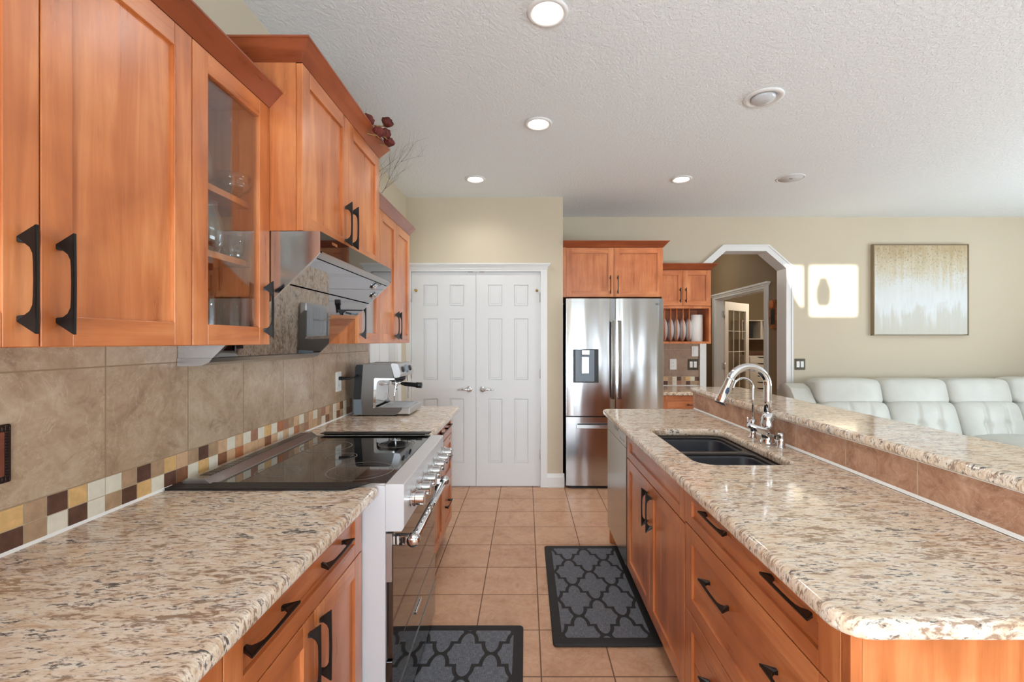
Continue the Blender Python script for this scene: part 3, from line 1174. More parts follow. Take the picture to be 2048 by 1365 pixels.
bm = B(); box(bm, 2.20, 2.225, 3.755, 3.765, CEIL - .0065, CEIL - .0045); obj('badge', bm, M_TEXTD, t_)

# ------------------------------------------------------------------ left run: uppers
UX = -.825
UB, UT = 1.365, 2.128
WB = WX + .001                                      # back of things on the wall


def upper(name_label, y0, y1, doors, loc_cat='wall cabinet', end=None, glass=False, crown_span=None, shelves=(), group=None):
    t_ = thing('wall_cabinet', name_label, loc_cat, (-.98, (y0 + y1) / 2, UB), group)
    bm = B()
    carcass(bm, WB, UX - .021, y0, y1 - .0005, UB, UT, '+x' if glass else None, shelves=shelves)
    obj('body', bm, [M_WV, M_WIN], t_)
    M = face_px(UX)
    for (a, b, hy) in doors:
        d = obj('door', shaker(M, a, b, UB, UT, panel=not glass), [M_WV, M_WH], t_)
        if glass:
            bm = B(); mbox(bm, M, a + .05, b - .05, UB + .05, UT - .05, -.013, -.009); obj('glass_pane', bm, M_PANE, d)
        handle(d, (UX - .0005, hy, 1.477), '+x')
    bm = B(); box(bm, WB, UX, y0 + .0003, y1 - .0008, UT, UT + .02); obj('top_board', bm, M_WCROWN, t_)
    if crown_span:
        bm = B()
        crown(bm, [(UX, crown_span[0], 1, 0), (UX, crown_span[1], 1, 0)], UT)
        obj('crown_molding', bm, M_WCROWN, t_)
    return t_


upper('maple wall cabinet at the left edge, behind the camera side of the run', -.30, .415, [(-.30, .057, .03), (.057, .415, .09)])
upper('large maple wall cabinet with two plain doors at left edge of photo', .4155, 1.1125, [(.4155, .764, .734), (.764, 1.1125, .795)], crown_span=(-.30, 1.449))
upper('maple wall cabinet with glass door full of glassware, left of the hood', 1.113, 1.449, [(1.113, 1.449, 1.42)], glass=True, shelves=(1.629, 1.814))
upper('maple wall cabinet with glass door past the range hood', 2.213, 2.54, [(2.213, 2.54, 2.243)], glass=True, shelves=(1.629, 1.814))
upper('farthest maple wall cabinet of the left wall, above the espresso machine', 2.5405, 3.19, [(2.5405, 2.865, 2.835), (2.865, 3.19, 2.895)], crown_span=(2.2135, 3.19))

# hood cabinet
HCX = -.721
HB, HT = 1.733, 2.276
y0, y1 = 1.4495, 2.2125
t_ = thing('hood_cabinet', 'tall deep maple cabinet directly above the range hood', 'wall cabinet', (-.92, 1.83, HB))
bm = B(); box(bm, WB, HCX - .021, y0, y1, HB, HT, .001); obj('body', bm, M_WV, t_)
M = face_px(HCX)
for a, b, hy in ((y0, 1.831, 1.797), (1.831, y1, 1.865)):
    d = obj('door', shaker(M, a, b, HB, HT), [M_WV, M_WH], t_)
    handle(d, (HCX - .0005, hy, 1.845), '+x')
bm = B()
prof_path = [(WB, y0, 0, -1), (HCX, y0, 1, -1), (HCX, y1, 1, 1), (WB, y1, 0, 1)]
crown(bm, prof_path, HT, .040, .062)
box(bm, WB, HCX, y0, y1, HT, HT + .02)
obj('crown_molding', bm, M_WCROWN, t_)

# range hood
t_ = thing('range_hood', 'slanted mirror-black and steel range hood under the maple cabinet', 'range hood', (-.9, 1.83, 1.296))
hy0, hy1 = 1.452, 2.21
HBK = -1.123
for yy in ((hy0, hy0 + .012), (hy1 - .012, hy1)):
    bm = B()
    prism(bm, [(HBK, 1.732), (-.664, 1.732), (-.664, 1.663), (-.672, 1.655), (-1.012, 1.322), (HBK, 1.322)], 'y', *yy)
    obj('side_panel', bm, M_HOODSIDE, t_)
bm = B(); box(bm, HBK, -.668, hy0 + .012, hy1 - .012, 1.70, 1.731); box(bm, HBK, HBK + .02, hy0 + .012, hy1 - .012, 1.325, 1.70); obj('shell', bm, M_BLACK, t_)
bm = B(); box(bm, -.668, -.663, hy0 + .001, hy1, 1.668, 1.7315); obj('control_glass', bm, M_BLACKG, t_)
bm = B(); prism(bm, [(-.664, 1.668), (-.664, 1.6625), (-.672, 1.6535), (-.678, 1.6476), (-.684, 1.653), (-.675, 1.668)], 'y', hy0 + .0005, hy1)
obj('light_bar', bm, M_SATIN, t_)


def slope(bm, xa, xb, off0, off1):
    za = 1.6535 + (xa + .672) * .98
    zb = 1.6535 + (xb + .672) * .98
    n = Vector((1, -1)).normalized()
    pts = [(xa + n.x * off0, za + n.y * off0), (xb + n.x * off0, zb + n.y * off0), (xb + n.x * off1, zb + n.y * off1), (xa + n.x * off1, za + n.y * off1)]
    prism(bm, pts, 'y', hy0 + .012, hy1 - .012)


bm = B(); slope(bm, -.681, -.765, -.008, -.001); obj('baffle_panel', bm, M_MIRROR, t_)
bm = B(); slope(bm, -.769, -1.01, -.008, -.001); obj('baffle_panel', bm, M_MIRROR, t_)
n45 = Matrix.Rotation(math.radians(135), 4, 'Y')
for xa, yy in ((-.697, 2.06), (-.73, 2.15)):  # unlit chrome discs; only the first is a known lamp
    bm = B(); lathe(bm, [(0, 0), (.014, 0), (.017, .002), (.018, .005), (.018, .006), (0, .006)], (xa, yy, 1.6535 + (xa + .672) * .98), seg=20, M=n45)
    obj('lamp', bm, M_CHROME, t_)
bm = B()
prism(bm, [(HBK, 1.3215), (-1.01, 1.3215), (-1.02, 1.308), (-1.045, 1.298), (-1.07, 1.296), (HBK, 1.296)], 'y', hy0 - .004, hy1)
obj('drip_tray', bm, M_STEEL, t_)
MT = Matrix.Translation((-.6625, 1.56, 1.71)) @ Matrix(((0, 0, 1, 0), (1, 0, 0, 0), (0, 1, 0, 0), (0, 0, 0, 1)))
obj('lettering', text_bm('FOTILE', .014, MT, .0003), M_TEXTO, t_)

# ------------------------------------------------------------------ glassware in the cabinets


def glass_thing(name, prof, c, label, group, cat='glass', extra=None):
    t_ = thing(name, label, cat, c, group)
    bm = B(); lathe(bm, prof, c, seg=28)
    obj('bowl' if cat != 'glass' else 'cup', bm, M_TUMBLER, t_, smooth=True)
    if extra:
        bm = B(); extra(bm); obj('grip', bm, M_TUMBLER, t_)
    return t_


def tumbler(r, h):
    return [(0, 0), (r * .8, 0), (r * .82, .004), (r, h), (r - .0025, h), (r * .78, .008), (0, .008)]


def gbowl(r, h):
    return [(0, 0), (r * .45, 0), (r * .5, .004), (r * .85, h * .5), (r, h), (r - .003, h), (r * .8, h * .5), (r * .44, .008), (0, .008)]


def gjug(r, h):
    return [(0, 0), (r * .8, 0), (r, h * .2), (r, h * .6), (r * .75, h * .85), (r * .82, h), (r * .79, h), (r * .72, h * .85), (r - .003, h * .6), (r - .003, h * .2), (0, .005)]


Z1, Z2, Z3 = 1.3835, 1.6295, 1.8145
glass_thing('glass_bowl', gbowl(.055, .045), (-.90, 1.375, Z3), 'lower clear bowl of the nested pair on top shelf of near glass cabinet', 'clear bowls on the top shelf', 'bowl')
glass_thing('glass_bowl', gbowl(.052, .045), (-.90, 1.375, Z3 + .022), 'upper clear bowl nested in another on top shelf of near glass cabinet', 'clear bowls on the top shelf', 'bowl')
glass_thing('glass_jug', gjug(.05, .12), (-.93, 1.255, Z3), 'round clear jug on top shelf behind the glass door frame', None, 'jug')
glass_thing('glass_jug', gjug(.052, .14), (-.91, 1.262, Z2), 'tall clear jug on middle shelf of near glass cabinet', None, 'jug')


def mugh(bm):
    tube(bm, [(-.90, 1.375 - .038, Z2 + .062)] + [(-.90, 1.375 - .038 - .024 * math.sin(a), Z2 + .039 + .024 * math.cos(a)) for a in [PI * k / 8 for k in range(1, 8)]] + [(-.90, 1.375 - .038, Z2 + .016)], .004, 8)


glass_thing('glass_mug', tumbler(.042, .078), (-.90, 1.375, Z2), 'wide clear mug on middle shelf of near glass cabinet', None, 'mug', mugh)
for k, (x, y, h) in enumerate(((-.895, 1.365, .13), (-.91, 1.272, .135), (-.985, 1.39, .13), (-1.0, 1.30, .13), (-1.06, 1.37, .12))):
    lab = ('tall clear tumbler in the middle of the bottom shelf behind the glass door', 'tall clear tumbler at the left of the bottom shelf behind the glass door',
           'tall clear tumbler behind the middle one on the bottom shelf', 'tall clear tumbler in the second row on the bottom shelf', 'short clear tumbler at the back of the bottom shelf')[k]
    glass_thing('tumbler', tumbler(.032, h), (x, y, Z1), lab, 'tumblers on the bottom shelf')

# ------------------------------------------------------------------ left run: base cabinets, counter
BX = -.522
DB = .14                                            # lower edge of fronts


def base_left(label, y0, y1, fronts, group=None):
    t_ = thing('base_cabinet', label, 'base cabinet', (-.83, (y0 + y1) / 2, 0), group)
    bm = B()
    box(bm, WB, BX - .021, y0, y1, .11, .875, .001)
    obj('body', bm, M_WV, t_)
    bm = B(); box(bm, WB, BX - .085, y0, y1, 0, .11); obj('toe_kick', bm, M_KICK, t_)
    M = face_px(BX)
    for kind, a, b, c, d_, hs in fronts:
        p = obj(kind, shaker(M, a, b, c, d_, grain='h' if kind == 'drawer' else 'v', fh=.042 if kind == 'drawer' and d_ - c < .2 else None), [M_WV, M_WH], t_)
        for hy, hz, way in hs:
            deep = -.0095 if way == 'h' else -.0005
            handle(p, (BX + deep, hy, hz), '+x', way)
    return t_


base_left('near maple base cabinet with one wide drawer beside the range', .776, 1.429,
          [('drawer', .776, 1.429,   .713, .873, ((1.235, .795, 'h'), (.915, .795, 'h'))),
           ('door', .776, 1.112, DB, .711, ((1.082, .605, 'v'),)), ('door', 1.112, 1.429, DB, .711, ((1.142, .605, 'v'),))])
base_left('maple base cabinet in the bottom left corner of the photo', -.2, .775,
          [('drawer', -.2, .775, .713, .873, ((.3, .795, 'h'),)), ('door', -.2, .288, DB, .711, ((.258, .605, 'v'),)), ('door', .288, .775, DB, .711, ((.318, .605, 'v'),))])
base_left('maple base cabinet between the range and the end drawers', 2.222, 2.845,
          [('drawer', 2.222, 2.845, .742, .873, ((2.40, .81, 'h'), (2.70, .81, 'h'))), ('door', 2.222, 2.533, DB, .74, ((2.50, .63, 'v'),)), ('door', 2.533, 2.845, DB, .74, ((2.565, .63, 'v'),))])
base_left('far maple three-drawer cabinet under the espresso machine end', 2.8455, 3.165,
          [('drawer', 2.8455, 3.165, .742, .873, ((3.005, .81, 'h'),)), ('drawer', 2.8455, 3.165, .45, .74, ((3.005, .595, 'h'),)), ('drawer', 2.8455, 3.165, DB, .448, ((3.005, .295, 'h'),))])


def slab_thing(name, outlines, z0, z1, bev, m, label, cat):
    bm = slab_mesh(name, outlines, z0, z1, bev)
    o = solo(name, bm, m, label, cat, angle=0.9)
    for p in o.data.polygons:
        if abs(p.normal.z) > 0.9995:
            p.use_smooth = False
    return o


CX0, CXF = WB + .001, -.472
slab_thing('countertop', [rpoly([(CX0, -.6), (CXF, -.6), (CXF, 1.432), (CX0, 1.432)], [0, 0, 0, 0])], .8765, .914, .013, M_GRL, 'speckled granite counter in the left foreground', 'countertop')
slab_thing('countertop', [rpoly([(CX0, 2.225), (CXF, 2.225), (CXF, 3.235), (CX0, 3.235)], [0, 0, .05, .02])], .8765, .914, .013, M_GRL, 'granite counter under the espresso machine', 'countertop')

# backsplash
t_ = thing('backsplash', 'taupe stone tile backsplash with mosaic band along the left wall', 'backsplash', (-1.13, 1.3, .9142))
bm = B(); box(bm, WX + .0005, -1.125, -.6, 3.214, 1.012, 1.364)
box(bm, WX + .0005, -1.1255, 1.452, 2.21, 1.364, 1.731)
o = obj('tile_field', bm, M_SPLASH, t_)
bm = B(); box(bm, WX + .0005, -1.1265, -.6, 3.214, .9145, 1.012); obj('grout_bed', bm, simple('mosaic_grout', (196, 178, 150), .8), t_)
top = 'YTDYW' + 'WTDTYP' + 'TDTPWP' + 'WRWYWO' + 'RTPWTP' + 'WTRPTW' + 'PBWTBW' + 'TPWDPT'
bot = 'DTWDW' + 'TDYWDB' + 'WYWBPO' + 'PPPBPW' + 'PWOTRP' + 'PTWBTW' + 'BTWBBW' + 'PTWTDW'
keys = list(MOS)
bm = B()
P_ = .04897
for r, seq in enumerate((bot, top)):
    start = 1.204 - 5 * P_
    for k in range(-32, len(seq)):
        y0 = start + k * P_
        y1 = y0 + P_
        if y0 > 3.21 or y0 < -.59:
            continue
        ch = seq[k] if k >= 0 else random.choice('WTDYPBT')
        box(bm, -1.1268, -1.1248, y0 + .0013, min(y1, 3.214) - .0013, .9165 + r * .0477 + .001, .9165 + (r + 1) * .0477 - .001, .0006, keys.index(ch), 1)
obj('mosaic_band', bm, [MOS[k] for k in keys], t_)
bm = B()
for a, b in ((-.6, 1.43), (2.23, 3.214)):
    prism(bm, [(-1.125, .9143), (-1.119, .9143), (-1.125, .921)], 'y', a, b)
obj('caulk_bead', bm, M_CAULK, t_)
# ------------------------------------------------------------------ outlets and switches


def wall_plate(name, label, cat, c, axis, w, h, kind, plate_m=M_WHITEP, back=None):
    """axis 'px': on the left wall facing +x; 'ny': on a wall facing -y. c = centre on the wall face"""
    t_ = thing(name, label, cat, c)
    cx, cy, cz = c

    def put(bm):
        return swapaxes(bm, (lambda x, y, z: (cx + z, cy + x, cz + y)) if axis == 'px' else (lambda x, y, z: (cx + x, cy - z, cz + y)))
    obj('plate', put(slab_mesh('p', [rrect(-w / 2, w / 2, -h / 2, h / 2, .004)], .0003, .0058, .0018, 2)), plate_m, t_)
    if kind == 'outlet':
        obj('socket', put(slab_mesh('p', [rrect(-.017, .017, -.034, .034, .006)], .0045, .0075, .0008, 1)), M_WHITEP, t_)
        bm = B()
        for s in (-1, 1):
            for q in (-1, 1):
                box(bm, q * .006 - .001, q * .006 + .001, s * .019 - .004, s * .019 + .004, .0073, .0078)
            lathe(bm, [(.0022, .0073), (.0022, .0078)], (0, s * .019 - .0095, 0), seg=10)
        obj('slots', put(bm), M_DARK, t_)
    if kind in ('rocker', 'double'):
        for off in ((0,) if kind == 'rocker' else (-.0225, .0225)):
            bm = slab_mesh('p', [rrect(off - .0165, off + .0165, -.033, .033, .002)], .0045, .0085, .001, 1)
            obj('rocker', put(bm), M_WHITEP, t_)
    if kind == 'fancy':
        bm = B()
        for s in (-1, 1):
            for q in range(20):
                yy = -h / 2 + h * (q + .5) / 20
                box(bm, s * (w / 2 - .009) - .004, s * (w / 2 - .009) + .004, yy - .0018, yy + .0018, .005, .0075, .0008, 0, 1)
            for q in range(18):
                xx = -w / 2 + w * (q + .5) / 18
                box(bm, xx - .0018, xx + .0018, s * (h / 2 - .009) - .004, s * (h / 2 - .009) + .004, .005, .0075, .0008, 0, 1)
        obj('beaded_border', put(bm), M_COPPERD, t_)
        obj('face', put(slab_mesh('p', [rrect(-w / 2 + .015, w / 2 - .015, -h / 2 + .015, h / 2 - .015, .003)], .005, .0085, .001, 1)), M_COPPER, t_)
    return t_


SXF = -1.1249
wall_plate('wall_outlet', 'white outlet on the tile backsplash with the espresso machine plugged in', 'outlet', (SXF, 2.692, 1.137), 'px', .074, .118, 'outlet')
wall_plate('switch_plate', 'ornate copper switch plate at the left edge of the photo', 'switch plate', (SXF, .915, 1.134), 'px', .128, .126, 'fancy', M_COPPERD)

# ------------------------------------------------------------------ range
RY0, RY1 = 1.445, 2.205
t_ = thing('range', 'stainless range with black glass top and seven chrome knobs', 'range', (-.45, RY0, 0), None, .0178)
RXF = -.452
bm = B()
box(bm, -1.10, RXF, RY0, RY1, .05, .913, .002)
obj('body', bm, M_PANEL, t_)
bm = B()
for x in (-1.05, -.57):
    for y in (RY0 + .05, RY1 - .05):
        lathe(bm, [(.018, 0), (.018, .05)], (x, y, 0), seg=14)
obj('feet', bm, M_BLACK, t_)
bm = B()
prism(bm, [(RXF + .001, .765), (-.4, .765), (-.392, .778), (-.392, .913), (-.395, .917), (RXF + .001, .917)], 'y', RY0, RY1)
obj('control_panel', bm, M_PANEL, t_)
for k in range(7):
    y = RY0 + .075 + (RY1 - RY0 - .15) * k / 6
    z = .848
    bm = B()
    lathe(bm, [(0, 0), (.029, 0), (.029, .006), (.0255, .008), (.0255, .014), (.028, .0155), (.028, .021), (.0235, .023), (.0235, .05), (.022, .052), (0, .052)], (-.392, y, z), 'x', 28)
    kn = obj('knob', bm, M_CHROME, t_, angle=.6)
    bm = B(); box(bm, -.372, -.338, y - .007, y + .007, z - .0235, z + .0235, .002); obj('grip', bm, M_SATIN, kn)
bm = B(); box(bm, -.999, RXF - .001, RY0 + .006, RY1 - .006, .9131, .9175, .0012); obj('glass_top', bm, M_BLACKG, t_)
bm = B()
for x0, x1, y0, y1 in ((-1.004, -.999, RY0 + .004, RY1 - .004), (-.999, RXF, RY0 + .001, RY0 + .006), (-.999, RXF, RY1 - .006, RY1 - .001)):
    box(bm, x0, x1, y0, y1, .9131, .9195, .001)
obj('glass_frame', bm, M_SATIN, t_)
for x, y, r in ((-.585, 1.60, .115), (-.86, 1.97, .105), (-.57, 2.02, .08), (-.87, 1.60, .078), (-.73, 1.80, .06)):
    bm = B(); lathe(bm, [(r - .004, .9176), (r - .004, .9179), (r, .9179), (r, .9176)], (x, y, 0), seg=56, loop=True)
    lathe(bm, [(r * .72 - .0012, .9176), (r * .72 - .0012, .9178), (r * .72, .9178), (r * .72, .9176)], (x, y, 0), seg=56, loop=True)
    obj('burner_ring', bm, simple('burner_mark', (112, 106, 100), .25) if 'burner_mark' not in bpy.data.materials else bpy.data.materials['burner_mark'], t_)
bm = B()
prism(bm, [(-1.096, .9131), (-1.0045, .9131), (-1.0045, .918), (-1.03, .9365), (-1.034, .938), (-1.083, .938), (-1.096, .93)], 'y', RY0 + .003, RY1 - .003)
rl = obj('rear_vent', bm, M_STEEL, t_)
bm = B()
for k in range(52):
    y = RY0 + .04 + (RY1 - RY0 - .08) * k / 51
    box(bm, -1.066, -1.031, y - .0035, y + .0035, .9372, .9384)
obj('vent_slots', bm, M_BLACK, rl)
bm = B(); box(bm, RXF + .0005, -.431, RY0 + .012, RY1 - .012, .346, .756, .003); od = obj('oven_door', bm, M_OVENGL, t_)
for ya in (RY0 + .004, RY1 - .012):
    bm = B(); box(bm, RXF + .0005, -.4325, ya, ya + .008, .60, .756); obj('door_edge', bm, M_SATIN, od)
bm = B()
hy0_, hy1_ = RY0 + .045, RY1 - .045
lathe(bm, [(.0145, hy0_ + .02), (.0145, hy1_ - .02)], (-.376, 0, .712), 'y', 24)
for yc, s in ((hy0_, 1), (hy1_, -1)):
    lathe(bm, [(0, 0), (.019, .0), (.022, s * .006), (.022, s * .026), (.017, s * .034), (.0146, s * .036)], (-.376, yc, .712), 'y', 24)
    ya, yb = sorted((yc + s * .003, yc + s * .03))
    box(bm, -.432, -.374, ya, yb, .697, .73, .004)
obj('handle', bm, M_CHROME, od)
bm = B(); box(bm, RXF + .0005, -.431, RY0 + .004, RY1 - .004, .210, .343, .002); dp = obj('drawer_panel', bm, M_OVENGL, t_)
bm = B(); box(bm, -.4312, -.4255, 1.77, 1.87, .300, .312, .002); obj('badge', bm, M_CHROME, dp)
bm = B(); box(bm, RXF + .0005, -.431, RY0 + .004, RY1 - .004, .055, .203, .002); lp = obj('warming_drawer', bm, M_OVENGL, t_)
bm = B(); box(bm, -.446, -.4285, RY0 + .004, RY1 - .004, .2035, .2075); obj('drawer_trim', bm, M_SATIN, lp)

for k, (y0, y1, lab) in enumerate(((1.392, 1.452, 'black silicone gap cover between near counter and range'), (2.205, 2.232, 'black silicone gap cover between range and far counter'))):
    bm = B()
    if k == 0:
        prism(bm, [(-1.118, y0), (-.56, y0), (-.495, y1), (-1.118, y1)], 'z', .9185, .9215)
        prism(bm, [(-1.118, y0), (-.56, y0), (-.53, y0 + .03), (-1.118, y0 + .03)], 'z', .9142, .9185)
    else:
        box(bm, -1.0, -.50, y0 + .021, y1 + .01, .9142, .926, .002)
        box(bm, -1.0, -.47, y0 - .02, y1 + .005, .926, .929, .001)
    solo('gap_cover', bm, M_GAP, lab, 'gap cover')

# ------------------------------------------------------------------ espresso machine
EX0, EX1, EY0, EY1, EZ = -1.066, -.765, 2.79, 3.10, .9142
t_ = thing('espresso_machine', 'steel espresso machine with black portafilter on the far counter', 'espresso machine', (-.92, 2.94, EZ))


def ep(px, pz):                                     # side view coordinates in mm from the rear foot
    return (EX0 + px / 1000, EZ + pz / 1000)


cprof = rpoly([ep(0, 6), ep(262, 6), ep(296, 40), ep(296, 52), ep(114, 52), ep(128, 232), ep(246, 232), ep(228, 318), ep(206, 322), ep(18, 322)],
              [.004, .03, .01, .004, .03, .03, .01, .012, .01, .02])
for ya in (EY0, EY1 - .012):
    bm = B(); prism(bm, cprof, 'y', ya, ya + .012); obj('side_panel', bm, M_ESP, t_)
bm = B()
prism(bm, rpoly([ep(4, 8), ep(110, 8), ep(122, 240), ep(244, 236), ep(226, 316), ep(200, 319), ep(22, 319)], [.004, .004, .02, .01, .01, .01, .018]), 'y', EY0 + .012, EY1 - .012)
obj('housing', bm, M_ESP, t_)
bm = B(); prism(bm, [ep(100, 55), ep(114, 55), ep(128, 236), ep(110, 236)], 'y', EY0 + .012, EY1 - .012)
prism(bm, rpoly([ep(118, 50), ep(132, 50), ep(142, 222), ep(250, 224), ep(250, 234), ep(124, 236)], [0, .02, .025, 0, 0, .01]), 'y', EY0 - .001, EY0 + .004)
obj('splash_plate', bm, M_CHROME, t_)
bm = B(); prism(bm, [ep(-4, 104), ep(42, 104), ep(56, 318), ep(16, 318), ep(8, 300)], 'y', EY0 - .004, EY1 + .001); wt = obj('water_tank', bm, M_BLACK, t_)
bm = B(); prism(bm, [ep(-2, 8), ep(50, 8), ep(44, 102), ep(-2, 102)], 'y', EY0 - .003, EY1); obj('rear_base', bm, M_GREY, t_)
bm = B(); prism(bm, [ep(30, 130), ep(33, 130), ep(40, 215), ep(37, 215)], 'y', EY0 - .0048, EY0 - .004); obj('level_gauge', bm, M_DARK, wt)
bm = B(); prism(bm, rpoly([ep(228, 318), ep(250, 236), ep(282, 240), ep(290, 262), ep(272, 322), ep(236, 328)], .006), 'y', EY0, EY1); cp = obj('control_panel', bm, M_STEEL, t_)
tilt = Matrix.Rotation(math.radians(74), 4, 'Y')
for yy, r in ((EY0 + .07, .020), (EY0 + .155, .028), (EY0 + .24, .020)):
    bm = B(); lathe(bm, [(0, 0), (r, 0), (r, .004), (r * .85, .014), (0, .015)], (EX0 + .277, yy, EZ + .284), seg=22, M=tilt)
    obj('dial', bm, M_BLACK if r < .025 else M_GREY, cp)
bm = B()
for yy in (EY0 + .085, EY0 + .115, EY0 + .21, EY0 + .275):
    lathe(bm, [(0, 0), (.008, 0), (.008, .003), (0, .003)], (EX0 + .268, yy, EZ + .308), seg=12, M=tilt)
obj('buttons', bm, M_CHROME, cp)
bm = B(); box(bm, EX0 + .13, EX0 + .345, EY0 + .006, EY1 - .006, EZ + .008, EZ + .05, .006); dt = obj('drip_tray', bm, M_STEEL, t_)
bm = B()
for k in range(9):
    y = EY0 + .03 + k * .031
    box(bm, EX0 + .15, EX0 + .32, y - .004, y + .004, EZ + .0495, EZ + .0525)
obj('tray_grille', bm, M_SATIN, dt)
bm = B()
for x in (EX0 + .02, EX0 + .25):
    for y in (EY0 + .03, EY1 - .03):
        lathe(bm, [(.012, 0), (.012, .008)], (x, y, EZ), seg=12)
obj('feet', bm, M_BLACK, t_)
gx, gy = EX0 + .215, EY0 + .175
bm = B(); lathe(bm, [(0, .236), (.038, .236), (.038, .212), (.033, .206), (.033, .2), (0, .2)], (gx, gy, EZ), seg=26); obj('group_head', bm, M_CHROME, t_)
bm = B(); lathe(bm, [(0, .2335), (.058, .2335), (.056, .214), (.045, .204), (.036, .200), (0, .2)], (gx, gy, EZ), seg=26); obj('head_shadow_disc', bm, M_BLACK, t_)  # black disc put in for the shadow under the brew head
bm = B(); lathe(bm, [(0, .204), (.034, .204), (.034, .182), (.028, .176), (0, .176)], (gx, gy, EZ), seg=26)
tube(bm, [(gx, gy, EZ + .178), (gx, gy, EZ + .16), (gx, gy - .012, EZ + .15)], .006, 10)
pf = obj('portafilter', bm, M_CHROME, t_)
bm = B(); tube(bm, [(gx + .03, gy, EZ + .186), (gx + .06, gy, EZ + .182), (gx + .128, gy - .005, EZ + .176), (gx + .13, gy - .005, EZ + .176), (gx + .165, gy - .006, EZ + .174)], [.010, .014, .015, .019, .019], 16); obj('handle', bm, M_BLACK, pf)
bm = B(); tube(bm, [(EX0 + .235, EY0 + .05, EZ + .234), (EX0 + .245, EY0 + .05, EZ + .19), (EX0 + .236, EY0 + .045, EZ + .12), (EX0 + .24, EY0 + .045, EZ + .075)], [.005, .0045, .004, .004], 10); obj('steam_wand', bm, M_CHROME, t_)
bm = B(); tube(bm, [(EX0 + .262, EY1 - .06, EZ + .234), (EX0 + .27, EY1 - .06, EZ + .17), (EX0 + .27, EY1 - .06, EZ + .08)], .0035, 8); obj('hot_water_spout', bm, M_CHROME, t_)
bm = B()
pz = 1.137 + .019
tube(bm, [(-1.117, 2.692, pz), (-1.10, 2.692, pz)], .011, 12)
tube(bm, [(-1.10, 2.692, pz), (-1.06, 2.70, pz - .001), (-1.05, 2.705, pz)], [.011, .007, .004], 10)
tube(bm, [(-1.05, 2.705, pz), (-1.035, 2.74, pz + .004), (-1.045, 2.78, pz + .012), (-1.05, 2.80, pz + .014)], .0038, 8)
obj('power_cord', bm, M_BLACK, t_)

# ------------------------------------------------------------------ dried flowers and twigs on top of the cabinets


def P3(px, py, d):
    return Vector(((px - 1052) * d / 900, d, H - (py - 684) * d / 900))


def rose(px, py, d, foot, label, seed):
    rnd = random.Random(seed)
    c = P3(px, py, d)
    t_ = thing('dried_rose', label, 'flower', foot, 'dried roses on the hood cabinet')
    tilt = Matrix.Rotation(rnd.uniform(-.5, .5), 3, 'X') @ Matrix.Rotation(rnd.uniform(-.2, .6), 3, 'Y')
    bm = B()
    for layer in range(4):
        R = .010 + .0048 * layer
        n = 3 + layer
        for k in range(n):
            a0 = 2 * PI * k / n + layer * .7
            grid = []
            for i in range(6):
                row = []
                for j in range(7):
                    u = i / 5
                    a = a0 + (j / 6 - .5) * 2 * PI / n * 1.5
                    r = R * (.35 + .75 * math.sin(u * 1.9)) * (1 + .1 * math.sin(7 * a + seed) * u)
                    z = -.016 + u * (.044 - .004 * layer) - .006 * abs(j / 6 - .5) * 2 * u
                    row.append(bm.verts.new(c + tilt @ Vector((r * math.cos(a), r * math.sin(a), z))))
                grid.append(row)
            for i in range(5):
                for j in range(6):
                    bm.faces.new((grid[i][j], grid[i][j + 1], grid[i + 1][j + 1], grid[i + 1][j])).smooth = True
    obj('bloom', bm, M_ROSE, t_, smooth=True)
    bm = B()
    b0 = c + tilt @ Vector((0, 0, -.016))
    for k in range(5):
        a = 2 * PI * k / 5
        tip = c + tilt @ Vector((.018 * math.cos(a), .018 * math.sin(a), -.004 - .012 * (k % 2)))
        tube(bm, [b0, (b0 + tip) / 2 + Vector((0, 0, .001)), tip], [.003, .0025, .0006], 6)
    obj('sepals', bm, M_STEM, t_)
    bm = B()
    mid = (b0 + Vector(foot)) / 2 + Vector((rnd.uniform(-.02, .02), rnd.uniform(-.02, .02), .02))
    tube(bm, [b0, (b0 * .6 + mid * .4) + Vector((0, 0, .004)), mid, Vector(foot) + Vector((0, 0, .0025))], .0022, 6)
    obj('stem', bm, M_STEM, t_)


zt = HT + .0205
rose(735, 241, 1.98, (-.95, 1.90, zt), 'dried dark rose leftmost of the bunch above the hood cabinet', 1)
rose(774, 247, 2.07, (-.93, 2.0, zt), 'dried dark rose standing highest of the bunch above the hood cabinet', 2)
rose(757, 266, 2.00, (-.96, 1.98, zt), 'dried dark rose resting on the crown edge of the hood cabinet', 3)
rose(770, 269, 2.075, (-.92, 2.05, zt), 'dried dark rose in the centre of the bunch above the hood cabinet', 4)
rose(777, 286, 2.14, (-.94, 2.1, zt), 'dried dark rose lowest of the bunch above the hood cabinet', 5)

